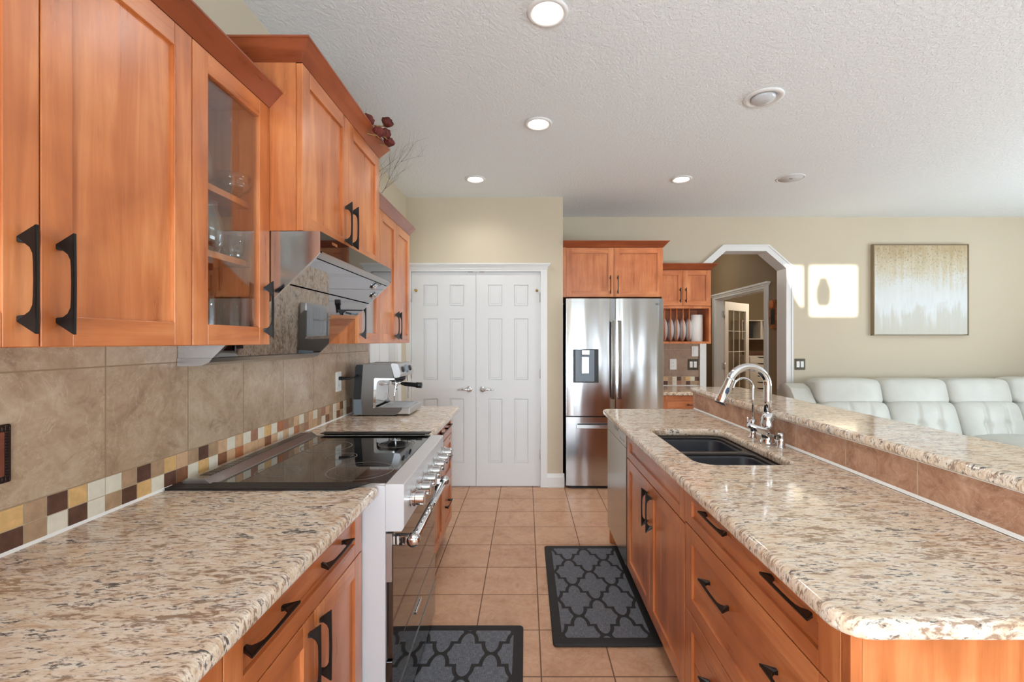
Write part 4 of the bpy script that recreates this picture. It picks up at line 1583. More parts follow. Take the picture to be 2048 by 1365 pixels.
VZ = UT + .0205
vx, vy = -.90, 2.74
bm = B(); lathe(bm, [(0, 0), (.03, 0), (.042, .03), (.045, .06), (.03, .095), (.022, .11), (.028, .122), (.024, .122), (.018, .11), (.0, .1)], (vx, vy, VZ), seg=28)
solo('vase', bm, M_VASE, 'small clay vase holding bare twigs on the far wall cabinet', 'vase', at=(vx, vy, VZ), smooth=True)
rndt = random.Random(11)
for k in range(3):
    bm = B()

    def grow(p, d, L, r, depth):
        pts, rs = [p], [r]
        q, dd = p.copy(), d.copy()
        for i in range(4):
            dd = (dd + Vector((rndt.uniform(-.22, .22), rndt.uniform(-.22, .22), rndt.uniform(-.14, .16)))).normalized()
            q = q + dd * L / 4
            pts.append(q.copy())
            rs.append(r * (1 - .14 * (i + 1)))
            if depth > 0:
                for _ in range(2 if depth > 1 else 1):
                    nd = (dd + Vector((rndt.uniform(-1, 1), rndt.uniform(-1, 1), rndt.uniform(-.5, .7))) * .8).normalized()
                    grow(q.copy(), nd, L * .6, r * .55, depth - 1)
        tube(bm, pts, rs, 5)
    d0 = [Vector((.20, -.05, .9)), Vector((.55, .1, .55)), Vector((.02, -.12, .9))][k].normalized()
    grow(Vector((vx + (k - 1) * .006, vy, VZ + .102)), d0, [.30, .26, .20][k], [.0024, .002, .0018][k], 2)
    solo('twig', bm, M_TWIG, ['bare grey twig rising straight from the clay vase', 'bare grey twig leaning out over the aisle from the clay vase', 'short bare grey twig behind the hood cabinet'][k], 'twig', 'twigs in the clay vase')

# ------------------------------------------------------------------ island
IX = .56                                            # faces of the fronts
ICX = .524
RX = 1.155                                          # tiled riser
t_ = thing('sink_cabinet', 'maple sink base cabinet of the island with two doors', 'base cabinet', (.85, 2.04, 0), 'island cabinets')
bm = B(); carcass_b = box(bm, IX + .021, RX - .002, 1.588, 2.494, .11, .60, .001); box(bm, IX + .021, IX + .04, 1.588, 2.494, .60, .875)
obj('body', bm, M_WV, t_)
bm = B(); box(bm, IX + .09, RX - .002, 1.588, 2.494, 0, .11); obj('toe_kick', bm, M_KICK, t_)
M = face_nx(IX)
obj('false_front', shaker(M, 1.588, 2.494, .735, .873, fh=.042, grain='h'), [M_WV, M_WH], t_)
for a, b, hy in ((1.588, 2.041, 2.005), (2.041, 2.494, 2.078)):
    d = obj('door', shaker(M, a, b, .13, .732), [M_WV, M_WH], t_)
    handle(d, (IX + .0005, hy, .612), '-x')
t_ = thing('drawer_cabinet', 'maple three-drawer cabinet at the near end of the island', 'base cabinet', (.85, 1.18, 0), 'island cabinets')
bm = B(); box(bm, IX + .021, RX - .002, .8, 1.586, .11, .875, .001)
obj('body', bm, M_WV, t_)
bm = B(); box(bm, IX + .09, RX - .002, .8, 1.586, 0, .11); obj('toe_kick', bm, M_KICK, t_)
for c, d_ in ((.745, .873), (.45, .743), (.13, .448)):
    p = obj('drawer', shaker(M, .8, 1.586, c, d_, fh=.036 if d_ - c < .2 else .052, fw=.062, grain='h'), [M_WV, M_WH], t_)
    for hy in (1.33, .955):
        handle(p, (IX + .0095, hy, (c + d_) / 2 + (.03 if d_ - c < .2 else .03)), '-x', 'h')
t_ = thing('island_end_panel', 'pinkish maple end panel closing the near end of the island', 'panel', (.9, .788, 0))
bm = B(); box(bm, IX + .022, RX + .15, .778, .798, 0, .875, .001); obj('board', bm, M_WV, t_)
bm = B(); box(bm, IX, IX + .0205, .776, .798, .08, .875, .0015); obj('corner_strip', bm, M_WV, t_)

t_ = thing('dishwasher', 'stainless dishwasher at the far end of the island', 'dishwasher', (.85, 2.79, 0))
bm = B(); box(bm, IX + .03, RX - .002, 2.498, 3.072, .10, .874); obj('body', bm, M_STEELD, t_)
bm = B(); box(bm, IX + .09, RX - .002, 2.498, 3.072, 0, .10); obj('toe_kick', bm, M_BLACK, t_)
bm = B(); box(bm, IX - .004, IX + .03, 2.500, 3.07, .125, .782, .002); dd = obj('door', bm, M_DWS, t_)
bm = B(); box(bm, IX - .004, IX + .03, 2.500, 3.07, .784, .873, .002); cpn = obj('control_panel', bm, M_DWS, t_)
bm = B(); prism(bm, rpoly([(2.70, .872), (2.86, .872), (2.83, .832), (2.73, .832)], .012), 'x', IX - .005, IX - .0035); obj('pull_pocket', bm, M_STEELD, cpn)
bm = B()
for y in (2.56, 2.60, 2.65):
    lathe(bm, [(0, 0), (.007, 0), (.007, -.0015), (0, -.0015)], (IX - .004, y, .81), 'x', 12)
obj('buttons', bm, M_SATIN, cpn)
t_ = thing('island_gable', 'narrow maple end gable beside the dishwasher', 'panel', (.85, 3.08, 0))
bm = B(); box(bm, IX + .012, RX - .002, 3.074, 3.09, 0, .875, .001); obj('board', bm, M_WV, t_)

# pony wall with tiled riser
bm = B(); box(bm, RX + .0105, RX + .15, .80, 3.11, 0, 1.028); struct('wall_pony', bm, M_WALL)
t_ = thing('bar_riser', 'tan stone tile riser between the island counter and raised bar', 'backsplash', (RX, 1.9, .9145))
bm = B(); box(bm, RX, RX + .0102, .80, 3.112, .9145, 1.0285, .001); obj('tile_field', bm, M_RISER, t_)
bm = B(); prism(bm, [(RX, .9143), (RX - .008, .9143), (RX, .9225)], 'y', .80, 3.09); prism(bm, [(RX, 1.0285), (RX - .006, 1.0285), (RX, 1.022)], 'y', .80, 3.09)
obj('caulk_bead', bm, M_CAULK, t_)

# island counter with sink cut-out
sx0, sx1, sy0, sy1 = .655, 1.018, 1.692, 2.372
hole = rpoly([(sx0, sy0), (sx1, sy0), (sx1, sy1), (sx0, sy1)], [.075, .045, .06, .045], 8)
# slight shoulder where the bowls meet on the front side
slab_thing('countertop', [rpoly([(ICX, .742), (RX - .0005, .742), (RX - .0005, 3.095), (ICX, 3.095)], [.055, 0, 0, .04]), hole],
           .8765, .914, .013, M_GRI, 'granite island counter with undermount sink', 'countertop')
slab_thing('breakfast_bar', [rpoly([(1.128, .60), (1.477, .60), (1.477, 3.12), (1.128, 3.12)], [.03, .05, .06, .04])], 1.0292, 1.063, .0125, M_GRB, 'raised granite bar top along the living room side', 'breakfast bar')

# sink
t_ = thing('kitchen_sink', 'dark undermount double bowl sink in the island counter', 'sink', (.84, 2.03, .6495))


def bowl(x0, x1, y0, y1, z0, z1, r):
    bm = B()
    n = 6
    levels = [(0, z1, r), (.004, z1 - .01, r), (.012, z0 + .05, r), (.022, z0 + .015, r * .9), (.045, z0, r * .7)]
    rings = []
    for ins, z, rr in levels:
        rings.append([bm.verts.new((p[0], p[1], z)) for p in rrect(x0 + ins, x1 - ins, y0 + ins, y1 - ins, rr, n)])
    for a, b in zip(rings, rings[1:]):
        for i in range(len(a)):
            bm.faces.new((a[i], a[(i + 1) % len(a)], b[(i + 1) % len(a)], b[i])).smooth = True
    bm.faces.new(rings[-1])
    out = [bm.verts.new((p[0], p[1], z0 - .008)) for p in rrect(x0 - .006, x1 + .006, y0 - .006, y1 + .006, r, n)]
    out2 = [bm.verts.new((p[0], p[1], z1)) for p in rrect(x0 - .006, x1 + .006, y0 - .006, y1 + .006, r, n)]
    for i in range(len(out)):
        j = (i + 1) % len(out)
        bm.faces.new((out[i], out[j], out2[j], out2[i]))
        bm.faces.new((out2[i], out2[j], rings[0][j], rings[0][i]))
    bm.faces.new(out)
    return bm


for y0, y1, zz in ((1.702, 2.022, .68), (2.048, 2.366, .66)):
    b_ = obj('bowl', bowl(.665, 1.008, y0, y1, zz, .862, .055), M_SINK, t_)
    bm = B(); lathe(bm, [(0, zz + .001), (.042, zz + .001), (.042, zz + .003), (.03, zz + .004), (.028, zz + .0015), (0, zz + .0015)], (.84, (y0 + y1) / 2, 0), seg=28); obj('drain', bm, M_CHROME, b_)
bm = slab_mesh('r', [rrect(.64, 1.033, 1.677, 2.387, .07), rrect(.666, 1.007, 1.703, 2.021, .055), rrect(.666, 1.007, 2.049, 2.365, .055)], .862, .8755, .004, 2)
obj('rim', bm, simple('sink_rim_composite', (66, 60, 56), .42), t_, angle=.6)

# faucet
FX, FY = 1.092, 2.034
Zc = .9142
t_ = thing('faucet', 'chrome gooseneck pull-down faucet behind the island sink', 'faucet', (FX, FY, Zc))
bm = B()
lathe(bm, [(0, 0), (.031, 0), (.032, .004), (.030, .012), (.027, .018), (.026, .03), (.028, .06), (.029, .09), (.025, .115), (.0195, .14), (0, .14)], (FX, FY, Zc), seg=32)
bd = obj('body', bm, M_CHROME, t_, smooth=True)
cxA, rA, zA = FX - .087, .087, 1.178
neck = [(FX, FY, Zc + .12), (FX, FY, 1.11)] + [(cxA + rA * math.cos(a), FY, zA + (rA * .95) * math.sin(a)) for a in [PI * k / 20 * 1.0 for k in range(0, 19)]]
bm = B(); tube(bm, neck, .0172, 20); obj('neck', bm, M_CHROME, t_)
e0 = Vector(neck[-1])
dirn = Vector((-.42, 0, -1)).normalized()
bm = B(); tube(bm, [e0 + Vector((.004, 0, .008)), e0, e0 + dirn * .03, e0 + dirn * .07, e0 + dirn * .108, e0 + dirn * .114], [.0174, .018, .019, .022, .0262, .025], 20)
sh = obj('spray_head', bm, M_CHROME, t_)
bm = B()
ctr = e0 + dirn * .055 + Vector((0, -.0185, 0))
pillow(bm, 0, 0, 0, .018, .008, .036, .9, (10, 10))
bmesh.ops.transform(bm, matrix=Matrix.Translation(ctr) @ Matrix.Rotation(.4, 4, 'Y'), verts=bm.verts)
obj('spray_button', bm, simple('button_rubber', (38, 52, 70), .45), sh)
bm = B(); lathe(bm, [(0, 0), (.0245, 0), (.0235, .004), (0, .004)], e0 + dirn * .114, seg=20, M=dirn.to_track_quat('Z', 'Y').to_matrix().to_4x4()); obj('nozzle', bm, M_BLACK, sh)
bm = B()
lathe(bm, [(0, 0), (.022, 0), (.024, .01), (.022, .03), (.014, .036), (0, .036)], (FX - .01, FY - .015, Zc + .062), 'z', 22, M=Matrix.Rotation(math.radians(100), 4, 'X'))
tube(bm, [(FX - .008, FY - .045, Zc + .062), (FX - .045, FY - .055, Zc + .066), (FX - .085, FY - .06, Zc + .082), (FX - .118, FY - .062, Zc + .098)], [.019, .017, .014, .010], 16)
obj('lever', bm, M_CHROME, t_)

WXf, WYf = 1.087, 2.155
t_ = thing('filter_tap', 'slim chrome drinking water tap beside the large faucet', 'tap', (WXf, WYf, Zc))
bm = B(); lathe(bm, [(0, 0), (.019, 0), (.02, .004), (.013, .012), (.0125, .05), (.015, .055), (.015, .085), (.008, .09), (0, .09)], (WXf, WYf, Zc), seg=24); obj('body', bm, M_CHROME, t_)
rr = .047
pts = [(WXf, WYf, Zc + .08), (WXf, WYf, 1.10)] + [(WXf - rr + rr * math.cos(a), WYf, 1.153 + rr * math.sin(a)) for a in [PI * k / 14 * .97 for k in range(15)]] + [(WXf - 2 * rr - .003, WYf, 1.146)]
bm = B(); tube(bm, pts, .0055, 12); obj('spout', bm, M_CHROME, t_)
bm = B(); tube(bm, [(WXf - .01, WYf, Zc + .06), (WXf - .024, WYf, Zc + .064), (WXf - .025, WYf, Zc + .10)], [.004, .004, .0035], 8); obj('lever', bm, M_CHROME, t_)
t_ = thing('air_gap', 'short chrome air gap cap on the counter by the faucet', 'sink fitting', (1.108, 1.955, Zc))
bm = B(); lathe(bm, [(0, 0), (.021, 0), (.022, .003), (.016, .006), (.0155, .05), (.0165, .055), (.0155, .064), (0, .066)], (1.108, 1.955, Zc), seg=26); obj('cap', bm, M_CHROME, t_)
bm = B(); box(bm, 1.082, 1.096, 1.945, 1.965, Zc + .036, Zc + .052, .003); obj('outlet_slot', bm, M_STEELD, t_)

# ------------------------------------------------------------------ refrigerator and its cabinet
FR = 4.19
fx0, fx1 = .374, 1.284
fm = (fx0 + fx1) / 2 + .006
t_ = thing('refrigerator', 'stainless French door refrigerator with water dispenser', 'refrigerator', ((fx0 + fx1) / 2, 4.55, 0))
bm = B(); box(bm, fx0 + .008, fx1 - .008, FR + .062, 4.90, .03, 1.755); obj('body', bm, M_BLACK, t_)
bm = B(); box(bm, fx0 + .03, fx1 - .03, FR + .03, 4.85, 0.0, .03); obj('toe_grille', bm, M_BLACK, t_)


def curved_door(x0, x1, z0, z1, bul=.012):
    bm = B()
    pts = [(x0, FR + .06), (x0, FR + .012)]
    n = 14
    for k in range(n + 1):
        u = k / n
        e_ = min(1, min(u, 1 - u) / .06)
        pts.append((x0 + (x1 - x0) * (.006 / (x1 - x0) + u * (1 - .012 / (x1 - x0))), FR + .012 - .008 * math.sin(e_ * PI / 2) - bul * .35 * math.sin(PI * u)))
    pts += [(x1, FR + .012), (x1, FR + .06)]
    prism(bm, pts, 'z', z0, z1)
    return bm


dl = obj('door', curved_door(fx0, fm - .002, .684, 1.778), M_STEELV, t_, angle=.5)
drr = obj('door', curved_door(fm + .002, fx1, .684, 1.778), M_STEELV, t_, angle=.5)
fd = obj('freezer_drawer', curved_door(fx0, fx1, .032, .672), M_STEELV, t_, angle=.5)


def bow_bar(bm, a, b, out, wd, tk, horiz=False):
    n = 14
    lo = []
    for k in range(n + 1):
        u = k / n
        p = Vector(a).lerp(Vector(b), u)
        o_ = .03 + .018 * math.sin(PI * u)
        lo.append((p, o_))
    rings = []
    for p, o_ in lo:
        if horiz:
            rings.append([bm.verts.new(p + Vector((0, -o_ - tk, -wd / 2))), bm.verts.new(p + Vector((0, -o_ - tk, wd / 2))), bm.verts.new(p + Vector((0, -o_, wd / 2))), bm.verts.new(p + Vector((0, -o_, -wd / 2)))])
        else:
            rings.append([bm.verts.new(p + Vector((-wd / 2, -o_ - tk, 0))), bm.verts.new(p + Vector((wd / 2, -o_ - tk, 0))), bm.verts.new(p + Vector((wd / 2, -o_, 0))), bm.verts.new(p + Vector((-wd / 2, -o_, 0)))])
    for r1, r2 in zip(rings, rings[1:]):
        for i in range(4):
            bm.faces.new((r1[i], r1[(i + 1) % 4], r2[(i + 1) % 4], r2[i]))
    bm.faces.new(rings[0]); bm.faces.new(rings[-1])
    for p, o_ in (lo[0], lo[-1]):
        q = p
        if horiz:
            s = .012 if p is lo[0][0] else -.012
            box(bm, q.x, q.x + s, q.y - o_, q.y + .006, q.z - wd / 2, q.z + wd / 2)
        else:
            s = .012 if p is lo[0][0] else -.012
            box(bm, q.x - wd / 2, q.x + wd / 2, q.y - o_, q.y + .006, q.z, q.z + s)


for par, xx in ((dl, fm - .032), (drr, fm + .032)):
    bm = B(); bow_bar(bm, (xx, FR, .845), (xx, FR, 1.57), .03, .026, .012); obj('handle', bm, M_STEELD, par)
bm = B(); bow_bar(bm, (.466, FR, .592), (1.205, FR, .592), .03, .03, .012, True); obj('handle', bm, M_STEEL, fd)
ax0, ax1, az0, az1 = P3(1146, 0, FR).x, P3(1197, 0, FR).x, 1.375 - 82 * FR / 900, 1.375 - 15 * FR / 900
bm = slab_mesh('d', [rrect(ax0, ax1, az0, az1, .004)], 0, .012, .001, 1); swapaxes(bm, lambda x, y, z: (x, FR - .0 - z + .004, y)); dpn = obj('dispenser', bm, M_BLACK, dl)
bm = slab_mesh('d', [rrect(ax0 + .022, ax1 - .04, az0 + .012, az1 - .006, .006)], 0, .001, .0003, 1); swapaxes(bm, lambda x, y, z: (x, FR - .0085 - z, y)); obj('recess', bm, M_GREY, dpn)
bm = B(); box(bm, ax0 + .075, ax0 + .15, FR - .03, FR - .0096, az1 - .055, az1 - .004, .006); obj('spout', bm, M_STEEL, dpn)
bm = B(); box(bm, ax0 + .078, ax0 + .147, FR - .016, FR - .0096, az0 + .085, az1 - .07, .003); obj('paddle', bm, M_SATIN, dpn)
MT = Matrix.Translation((1.225, FR - .0085, 1.727)) @ Matrix.Rotation(PI / 2, 4, 'X')
obj('lettering', text_bm('LG', .026, MT), M_TEXTD, drr)

t_ = thing('wall_cabinet', 'maple two-door cabinet above the refrigerator', 'wall cabinet', (.83, 4.6, 1.80))
oy = 4.27
bm = B(); box(bm, .3515, 1.304, oy + .021, BY - .001, 1.80, 2.272, .001); obj('body', bm, M_WV, t_)
M = face_ny(oy)
bm = B(); mbox(bm, M, .3515, .378, 1.80, 2.272, -.021, -.001); obj('filler_strip', bm, M_WV, t_)
for a, b, hx_ in ((.379, .8345, .80), (.8345, 1.300, .87)):
    d = obj('door', shaker(M, a, b, 1.80, 2.270), [M_WV, M_WH], t_)
    handle(d, (hx_, oy + .0005, 1.915), '-y')
bm = B(); crown(bm, [(.3515, oy, 0, -1), (1.304, oy, 1, -1), (1.304, BY - .001, 1, 0)], 2.272, .048, .055); box(bm, .3515, 1.304, oy, BY - .001, 2.272, 2.29); obj('crown_molding', bm, M_WCROWN, t_)
bm = B(); box(bm, 1.289, 1.304, FR + .09, BY - .001, 0, 1.7995); solo('fridge_panel', bm, M_WV, 'maple side panel between refrigerator and rear counter', 'panel')

# plate rack cabinet
py_ = 4.60
t_ = thing('plate_rack_cabinet', 'maple cabinet with plate rack beside the arch', 'wall cabinet', (1.6, 4.76, 1.355))
rx0, rx1 = 1.3055, 1.892
bm = B()
box(bm, rx0, rx1, py_ + .021, BY - .001, 1.738, 2.111, .001)
carcass(bm, rx0, rx1, py_ + .001, BY - .001, 1.355, 1.738, '-y', .022, inner=1)
obj('body', bm, [M_WV, M_WIN], t_)
M = face_ny(py_)
for a, b, hx_ in ((1.312, 1.604, 1.575), (1.604, 1.892, 1.632)):
    d = obj('door', shaker(M, a, b, 1.742, 2.108, fw=.05), [M_WV, M_WH], t_)
    handle(d, (hx_, py_ + .0005, 1.85), '-y', 'v', HMS)
bm = B(); crown(bm, [(rx0, py_, 0, -1), (rx1, py_, 1, -1), (rx1, BY - .03, 1, 0)], 2.111, .055, .06); box(bm, rx0, rx1, py_, BY - .001, 2.111, 2.13); obj('crown_molding', bm, M_WCROWN, t_)
for k in range(7):
    x = 1.357 + .063 * k
    if k < 6:
        bm = B(); lathe(bm, [(.005, 1.377), (.005, 1.716)], (x, py_ + .012, 0), seg=10); obj('dowel', bm, M_WV, t_)
    bm = B(); lathe(bm, [(.005, 1.377), (.005, 1.716)], (x, py_ + .2, 0), seg=10); obj('dowel', bm, M_WV, t_)
plab = ['white plate standing leftmost in the rack, half behind the refrigerator', 'white plate second from the left in the rack', 'white plate in the middle of the rack', 'white plate second from the paper towel roll', 'white plate in the rack next to the paper towel roll']
for k, x in enumerate((1.443, 1.507, 1.568, 1.632, 1.695)):
    bm = B()
    r = .122
    lathe(bm, [(0, 0), (.07, 0), (.075, .003), (r, .018), (r, .021), (.074, .007), (.068, .004), (0, .004)], (x - .01, py_ + .145, 1.3775 + r), 'x', 40)
    solo('plate', bm, M_CHINA, plab[k], 'plate', 'plates in the rack', smooth=True)
t_ = thing('paper_towel_roll', 'white paper towel roll standing in the plate rack', 'paper towels', (1.79, py_ + .12, 1.3775))
bm = B(); lathe(bm, [(.02, 0), (.059, 0), (.06, .002), (.06, .276), (.059, .278), (.02, .278)], (1.79, py_ + .12, 1.3775), seg=40, loop=True); obj('roll', bm, M_PAPER, t_, angle=.6)
bm = B(); lathe(bm, [(.018, .001), (.018, .279), (.02, .279), (.02, .001)], (1.79, py_ + .12, 1.3775), seg=24, loop=True); obj('core', bm, M_BROWN, t_)

# rear counter and cabinet
RC = .895
t_ = thing('base_cabinet', 'maple drawer base cabinet right of the refrigerator', 'base cabinet', (1.6, 4.6, 0))
bm = B(); box(bm, 1.3055, 1.892, 4.351, BY - .001, .11, RC - .038); obj('body', bm, M_WV, t_)
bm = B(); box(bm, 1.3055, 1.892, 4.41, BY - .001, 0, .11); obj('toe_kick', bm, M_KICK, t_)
M = face_ny(4.33)
for c, d_ in ((.68, RC - .04), (.40, .678), (.13, .398)):
    p = obj('drawer', shaker(M, 1.31, 1.892, c, d_, fh=.045 if d_ - c < .2 else None, grain='h'), [M_WV, M_WH], t_)
    for hx_ in (1.6,) if d_ - c > .2 else (1.62,):
        handle(p, (hx_, 4.3395, (c + d_) / 2), '-y', 'h', HMS)
slab_thing('countertop', [rpoly([(1.3055, 4.295), (1.90, 4.295), (1.90, BY - .002), (1.3055, BY - .002)], [0, .03, 0, 0])], RC - .037, RC, .013, M_GRI, 'small granite counter right of the refrigerator', 'countertop')
t_ = thing('backsplash', 'taupe tile backsplash with mosaic band below the plate rack', 'backsplash', (1.6, BY - .005, RC + .001))
bm = B(); box(bm, 1.3055, 1.895, BY - .010, BY - .0005, RC + .10, 1.354); obj('tile_field', bm, M_SPLASHB, t_)
bm = B(); box(bm, 1.3055, 1.895, BY - .0085, BY - .0005, RC + .0005, RC + .10); obj('grout_bed', bm, bpy.data.materials['mosaic_grout'], t_)
bm = B()
for r, seq in enumerate(('TDWTDTWRTDTTWTDTW', 'PTWDPTWDTYWDPDPWD')):
    for k in range(12):
        x = 1.306 + k * .049
        box(bm, x + .0013, min(x + .0477, 1.895), BY - .0102, BY - .0082, RC + .003 + r * .0485, RC + .003 + (r + 1) * .0485 - .002, .0006, keys.index(seq[k]), 1)
obj('mosaic_band', bm, [MOS[k] for k in keys], t_)
bm = B(); prism(bm, [(BY - .010, RC + .0003), (BY - .016, RC + .0003), (BY - .010, RC + .007)], 'x', 1.306, 1.895); obj('caulk_bead', bm, M_CAULK, t_)
wy = BY - .0102
wall_plate('wall_outlet', 'white outlet on the tile beside the refrigerator', 'outlet', (P3(1346, 0, wy).x, wy, 1.375 - 45 * wy / 900), 'ny', .074, .118, 'outlet')
wall_plate('light_switch', 'white switch on the tile just under the plate rack', 'light switch', (P3(1389.5, 0, wy).x, wy, 1.375 - 19 * wy / 900), 'ny', .072, .112, 'rocker')
wall_plate('light_switch', 'bronze double switch plate on the tile below the plate rack', 'light switch', (P3(1386, 0, wy).x, wy, 1.375 - 45.5 * wy / 900), 'ny', .116, .12, 'double', M_PLATE)
wall_plate('light_switch', 'bronze double switch plate on the wall between arch and sofa', 'light switch', (P3(1599.5, 0, BY).x, BY - .0001, 1.375 - 45 * BY / 900), 'ny', .116, .122, 'double', M_PLATE)

# ------------------------------------------------------------------ painting, sofa
cx0, cx1, cz0, cz1 = 3.774, 4.806, 1.442, 2.437
t_ = thing('painting', 'square abstract canvas in tan and pale blue above the sofa', 'painting', ((cx0 + cx1) / 2, BY - .02, cz0))
bm = B(); box(bm, cx0 + .012, cx1 - .012, BY - .044, BY - .002, cz0 + .012, cz1 - .012)
cv = obj('canvas', bm, M_ART, t_)
bm = B()
for a, b, c, d in ((cx0, cx0 + .008, cz0, cz1), (cx1 - .008, cx1, cz0, cz1), (cx0 + .008, cx1 - .008, cz0, cz0 + .008), (cx0 + .008, cx1 - .008, cz1 - .008, cz1)):
    box(bm, a, b, BY - .05, BY - .001, c, d)
obj('float_frame', bm, simple('frame_taupe', (142, 126, 100), .5), t_)

t_ = thing('sofa', 'white leather reclining sofa against the beige wall', 'sofa', (4.3, 4.5, 0))
us = [(2.915, 3.575), (3.58, 4.235), (4.24, 4.865), (4.87, 5.50)]
bm = B(); box(bm, 2.90, 5.52, 3.80, 4.62, .05, .30, .02); box(bm, 2.90, 5.52, 4.62, 4.84, .05, .80, .04)
obj('base', bm, M_LEATHER, t_)
bm = B()
for x in (2.96, 5.45):
    for y in (3.86, 4.76):
        lathe(bm, [(.025, 0), (.03, .05)], (x, y, 0), seg=12)
obj('feet', bm, M_BLACK, t_)


def lean(p0):
    return lambda p: Vector((p.x, p.y + (p.z) * .28 - .015 * math.cos(p.x * 3.2), p.z))


for k, (a, b) in enumerate(us):
    c = (a + b) / 2
    wdt = b - a
    up = .012 if k == 3 else 0.0

    def hr(p, wdt=wdt):
        s = 1 - (2 * p.x / wdt) ** 2
        z = p.z
        if z < 0:
            z -= .020 * s
        return Vector((p.x + (.015 if z < 0 else -.0) * 0, p.y + z * .25 - .02 * s, z))
    bm = B(); block(bm, c, 4.60, .873 + up, wdt + .004, .24, .262, 5.5, 22, hr)
    obj('headrest', bm, M_LEATHER, t_, smooth=True)

    def bc(p, wdt=wdt):
        s = 1 - (2 * p.x / wdt) ** 2
        xo = p.x - .05 * (p.z / .38)
        crease = math.exp(-((xo - .10) / .013) ** 2) + math.exp(-((xo + .10) / .013) ** 2)
        crease += 1.2 * sum(math.exp(-((xo - q) ** 2 + (p.z + .02) ** 2) / .0012) for q in (-.10, .10))
        front = 1.0 if p.y < 0 else 0.0
        return Vector((p.x, p.y + p.z * .3 - .03 * s * front + .016 * crease * front, p.z))
    bm = B(); block(bm, c, 4.49, .60, wdt + .002, .26, .38, 6.0, 44, bc)
    obj('back_cushion', bm, M_LEATHER, t_, smooth=True)
    bm = B(); block(bm, c, 4.10, .385, wdt - .002, .68, .17, 6.0, 20, lambda p, w_=wdt: Vector((p.x, p.y, p.z + (.025 * (1 - (2 * p.x / w_) ** 2) if p.z > 0 else 0))))
    obj('seat_cushion', bm, M_LEATHER, t_, smooth=True)
for s, xa in ((1, 2.80), (-1, 5.61)):
    bm = B()
    prof = rpoly([(3.78, .05), (4.80, .05), (4.845, .90), (4.70, .945), (4.60, .90), (4.42, .66), (3.78, .62)], [.03, .03, .05, .06, .06, .1, .08], 6)
    prism(bm, prof, 'x', xa - .10, xa + .10)
    es = [e_ for e_ in bm.edges if abs(e_.verts[0].co.x - e_.verts[1].co.x) < 1e-5]
    bmesh.ops.bevel(bm, geom=es, offset=.025, segments=4, affect='EDGES')
    obj('arm', bm, M_LEATHER, t_, smooth=True)

# ------------------------------------------------------------------ anti-fatigue mats


def motif(a, b, inset=.0088):
    """outline that tiles with itself at half a period: dome, step, hollow curve to the side point"""
    r, rv = a * .36, b / 2
    h1 = [(r * math.sin(PI / 2 * k / 8), b - rv + rv * math.cos(PI / 2 * k / 8)) for k in range(9)]
    h2 = [(a - x, b - y) for x, y in reversed(h1)]
    q = h1 + h2
    full = q + [(x, -y) for x, y in reversed(q[:-1])]
    full += [(-x, -y) for x, y in q[1:]] + [(-x, y) for x, y in reversed(q[1:-1])]
    n = len(full)
    out = []
    for i in range(n):                              # pull the outline in by the width of half a line
        p0, p1, p2 = Vector(full[i - 1]), Vector(full[i]), Vector(full[(i + 1) % n])
        d1, d2 = p1 - p0, p2 - p1
        if d1.length < 1e-7 or d2.length < 1e-7:
            continue
        n1, n2 = Vector((-d1.y, d1.x)).normalized(), Vector((-d2.y, d2.x)).normalized()
        m_ = n1 + n2
        if m_.length < .3:
            m_ = n1
        m_.normalize()
        k_ = inset / max(.5, m_.dot(n1))
        out.append(p1 - m_ * k_)

    def clear(p):                                   # keep only points a full half line away from the outline
        for i in range(n):
            a_, b_ = Vector(full[i - 1]), Vector(full[i])
            ab = b_ - a_
            if ab.length < 1e-7:
                continue
            u = max(0, min(1, (p - a_).dot(ab) / ab.length_squared))
            if (p - a_ - ab * u).length < inset * .93:
                return False
        return True
    return [tuple(p) for p in out if clear(p)]


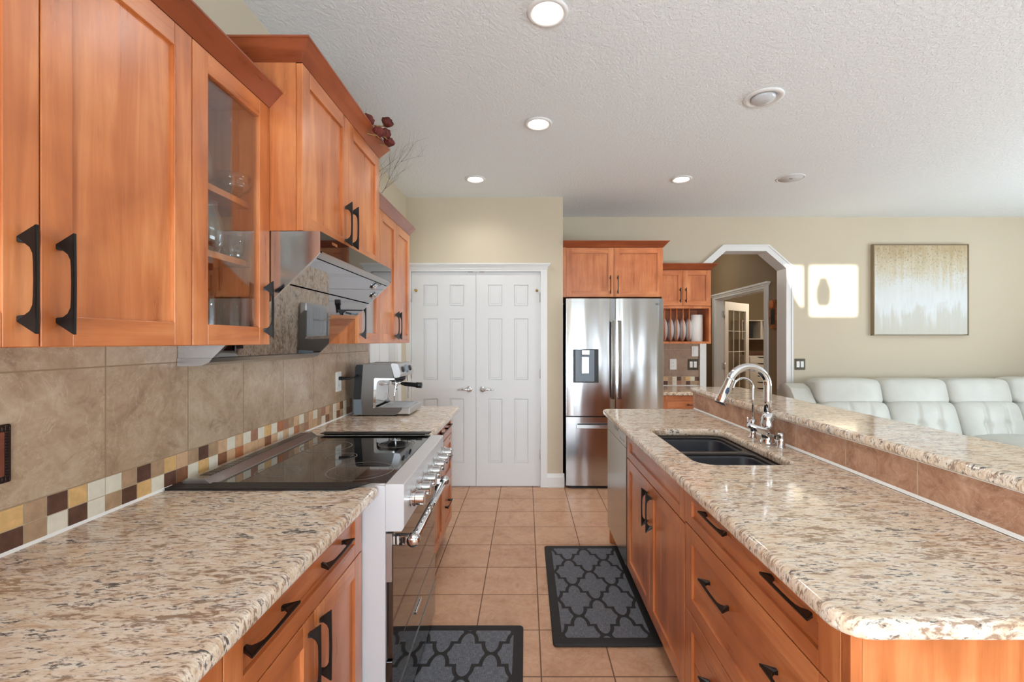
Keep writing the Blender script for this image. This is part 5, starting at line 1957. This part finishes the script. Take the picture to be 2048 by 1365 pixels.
def clip(poly, x0, x1, y0, y1):
    def cut(pts, inside, inter):
        out = []
        for i in range(len(pts)):
            a, b = pts[i - 1], pts[i]
            if inside(b):
                if not inside(a):
                    out.append(inter(a, b))
                out.append(b)
            elif inside(a):
                out.append(inter(a, b))
        return out

    def ix(v):
        return lambda a, b: (v, a[1] + (b[1] - a[1]) * (v - a[0]) / (b[0] - a[0]))

    def iy(v):
        return lambda a, b: (a[0] + (b[0] - a[0]) * (v - a[1]) / (b[1] - a[1]), v)
    for ins, it in ((lambda p: p[0] >= x0, ix(x0)), (lambda p: p[0] <= x1, ix(x1)), (lambda p: p[1] >= y0, iy(y0)), (lambda p: p[1] <= y1, iy(y1))):
        if poly:
            poly = cut(poly, ins, it)
    out = []
    for p in poly:
        if not out or (abs(p[0] - out[-1][0]) + abs(p[1] - out[-1][1])) > 1e-5:
            out.append(p)
    if len(out) > 2 and abs(out[0][0] - out[-1][0]) + abs(out[0][1] - out[-1][1]) < 1e-5:
        out.pop()
    return out


def mat_thing(x0, x1, y0, y1, label, phx, phy):
    t_ = thing('kitchen_mat', label, 'mat', ((x0 + x1) / 2, (y0 + y1) / 2, 0), 'patterned kitchen mats')
    bm = slab_mesh('m', [rrect(x0, x1, y0, y1, .018)], .0002, .016, .007, 3)
    obj('base', bm, M_RUBBER, t_, angle=.7)
    bd = .045
    bm = B()
    px, py = .2195, .286
    for i in range(-8, 9):
        for j in range(-12, 13):
            for ox, oy in ((0, 0), (.5, .5)):
                cx, cy = phx + (i + ox) * px, phy + (j + oy) * py
                if not (x0 - .2 < cx < x1 + .2 and y0 - .2 < cy < y1 + .2):
                    continue
                pl = clip([(cx + u, cy + v) for u, v in motif(px / 2, py / 2)], x0 + bd, x1 - bd, y0 + bd, y1 - bd)
                if len(pl) > 2:
                    try:
                        prism(bm, pl, 'z', .0155, .0166)
                    except Exception:
                        pass
    obj('woven_inlay', bm, M_WOVEN, t_)
    return t_


mat_thing(.122, .622, 2.02, 3.0, 'dark patterned kitchen mat in front of the island sink', .372, 2.80)
mat_thing(-.512, -.0125, 1.16, 2.16, 'dark patterned kitchen mat in front of the range', -.262, 1.96)
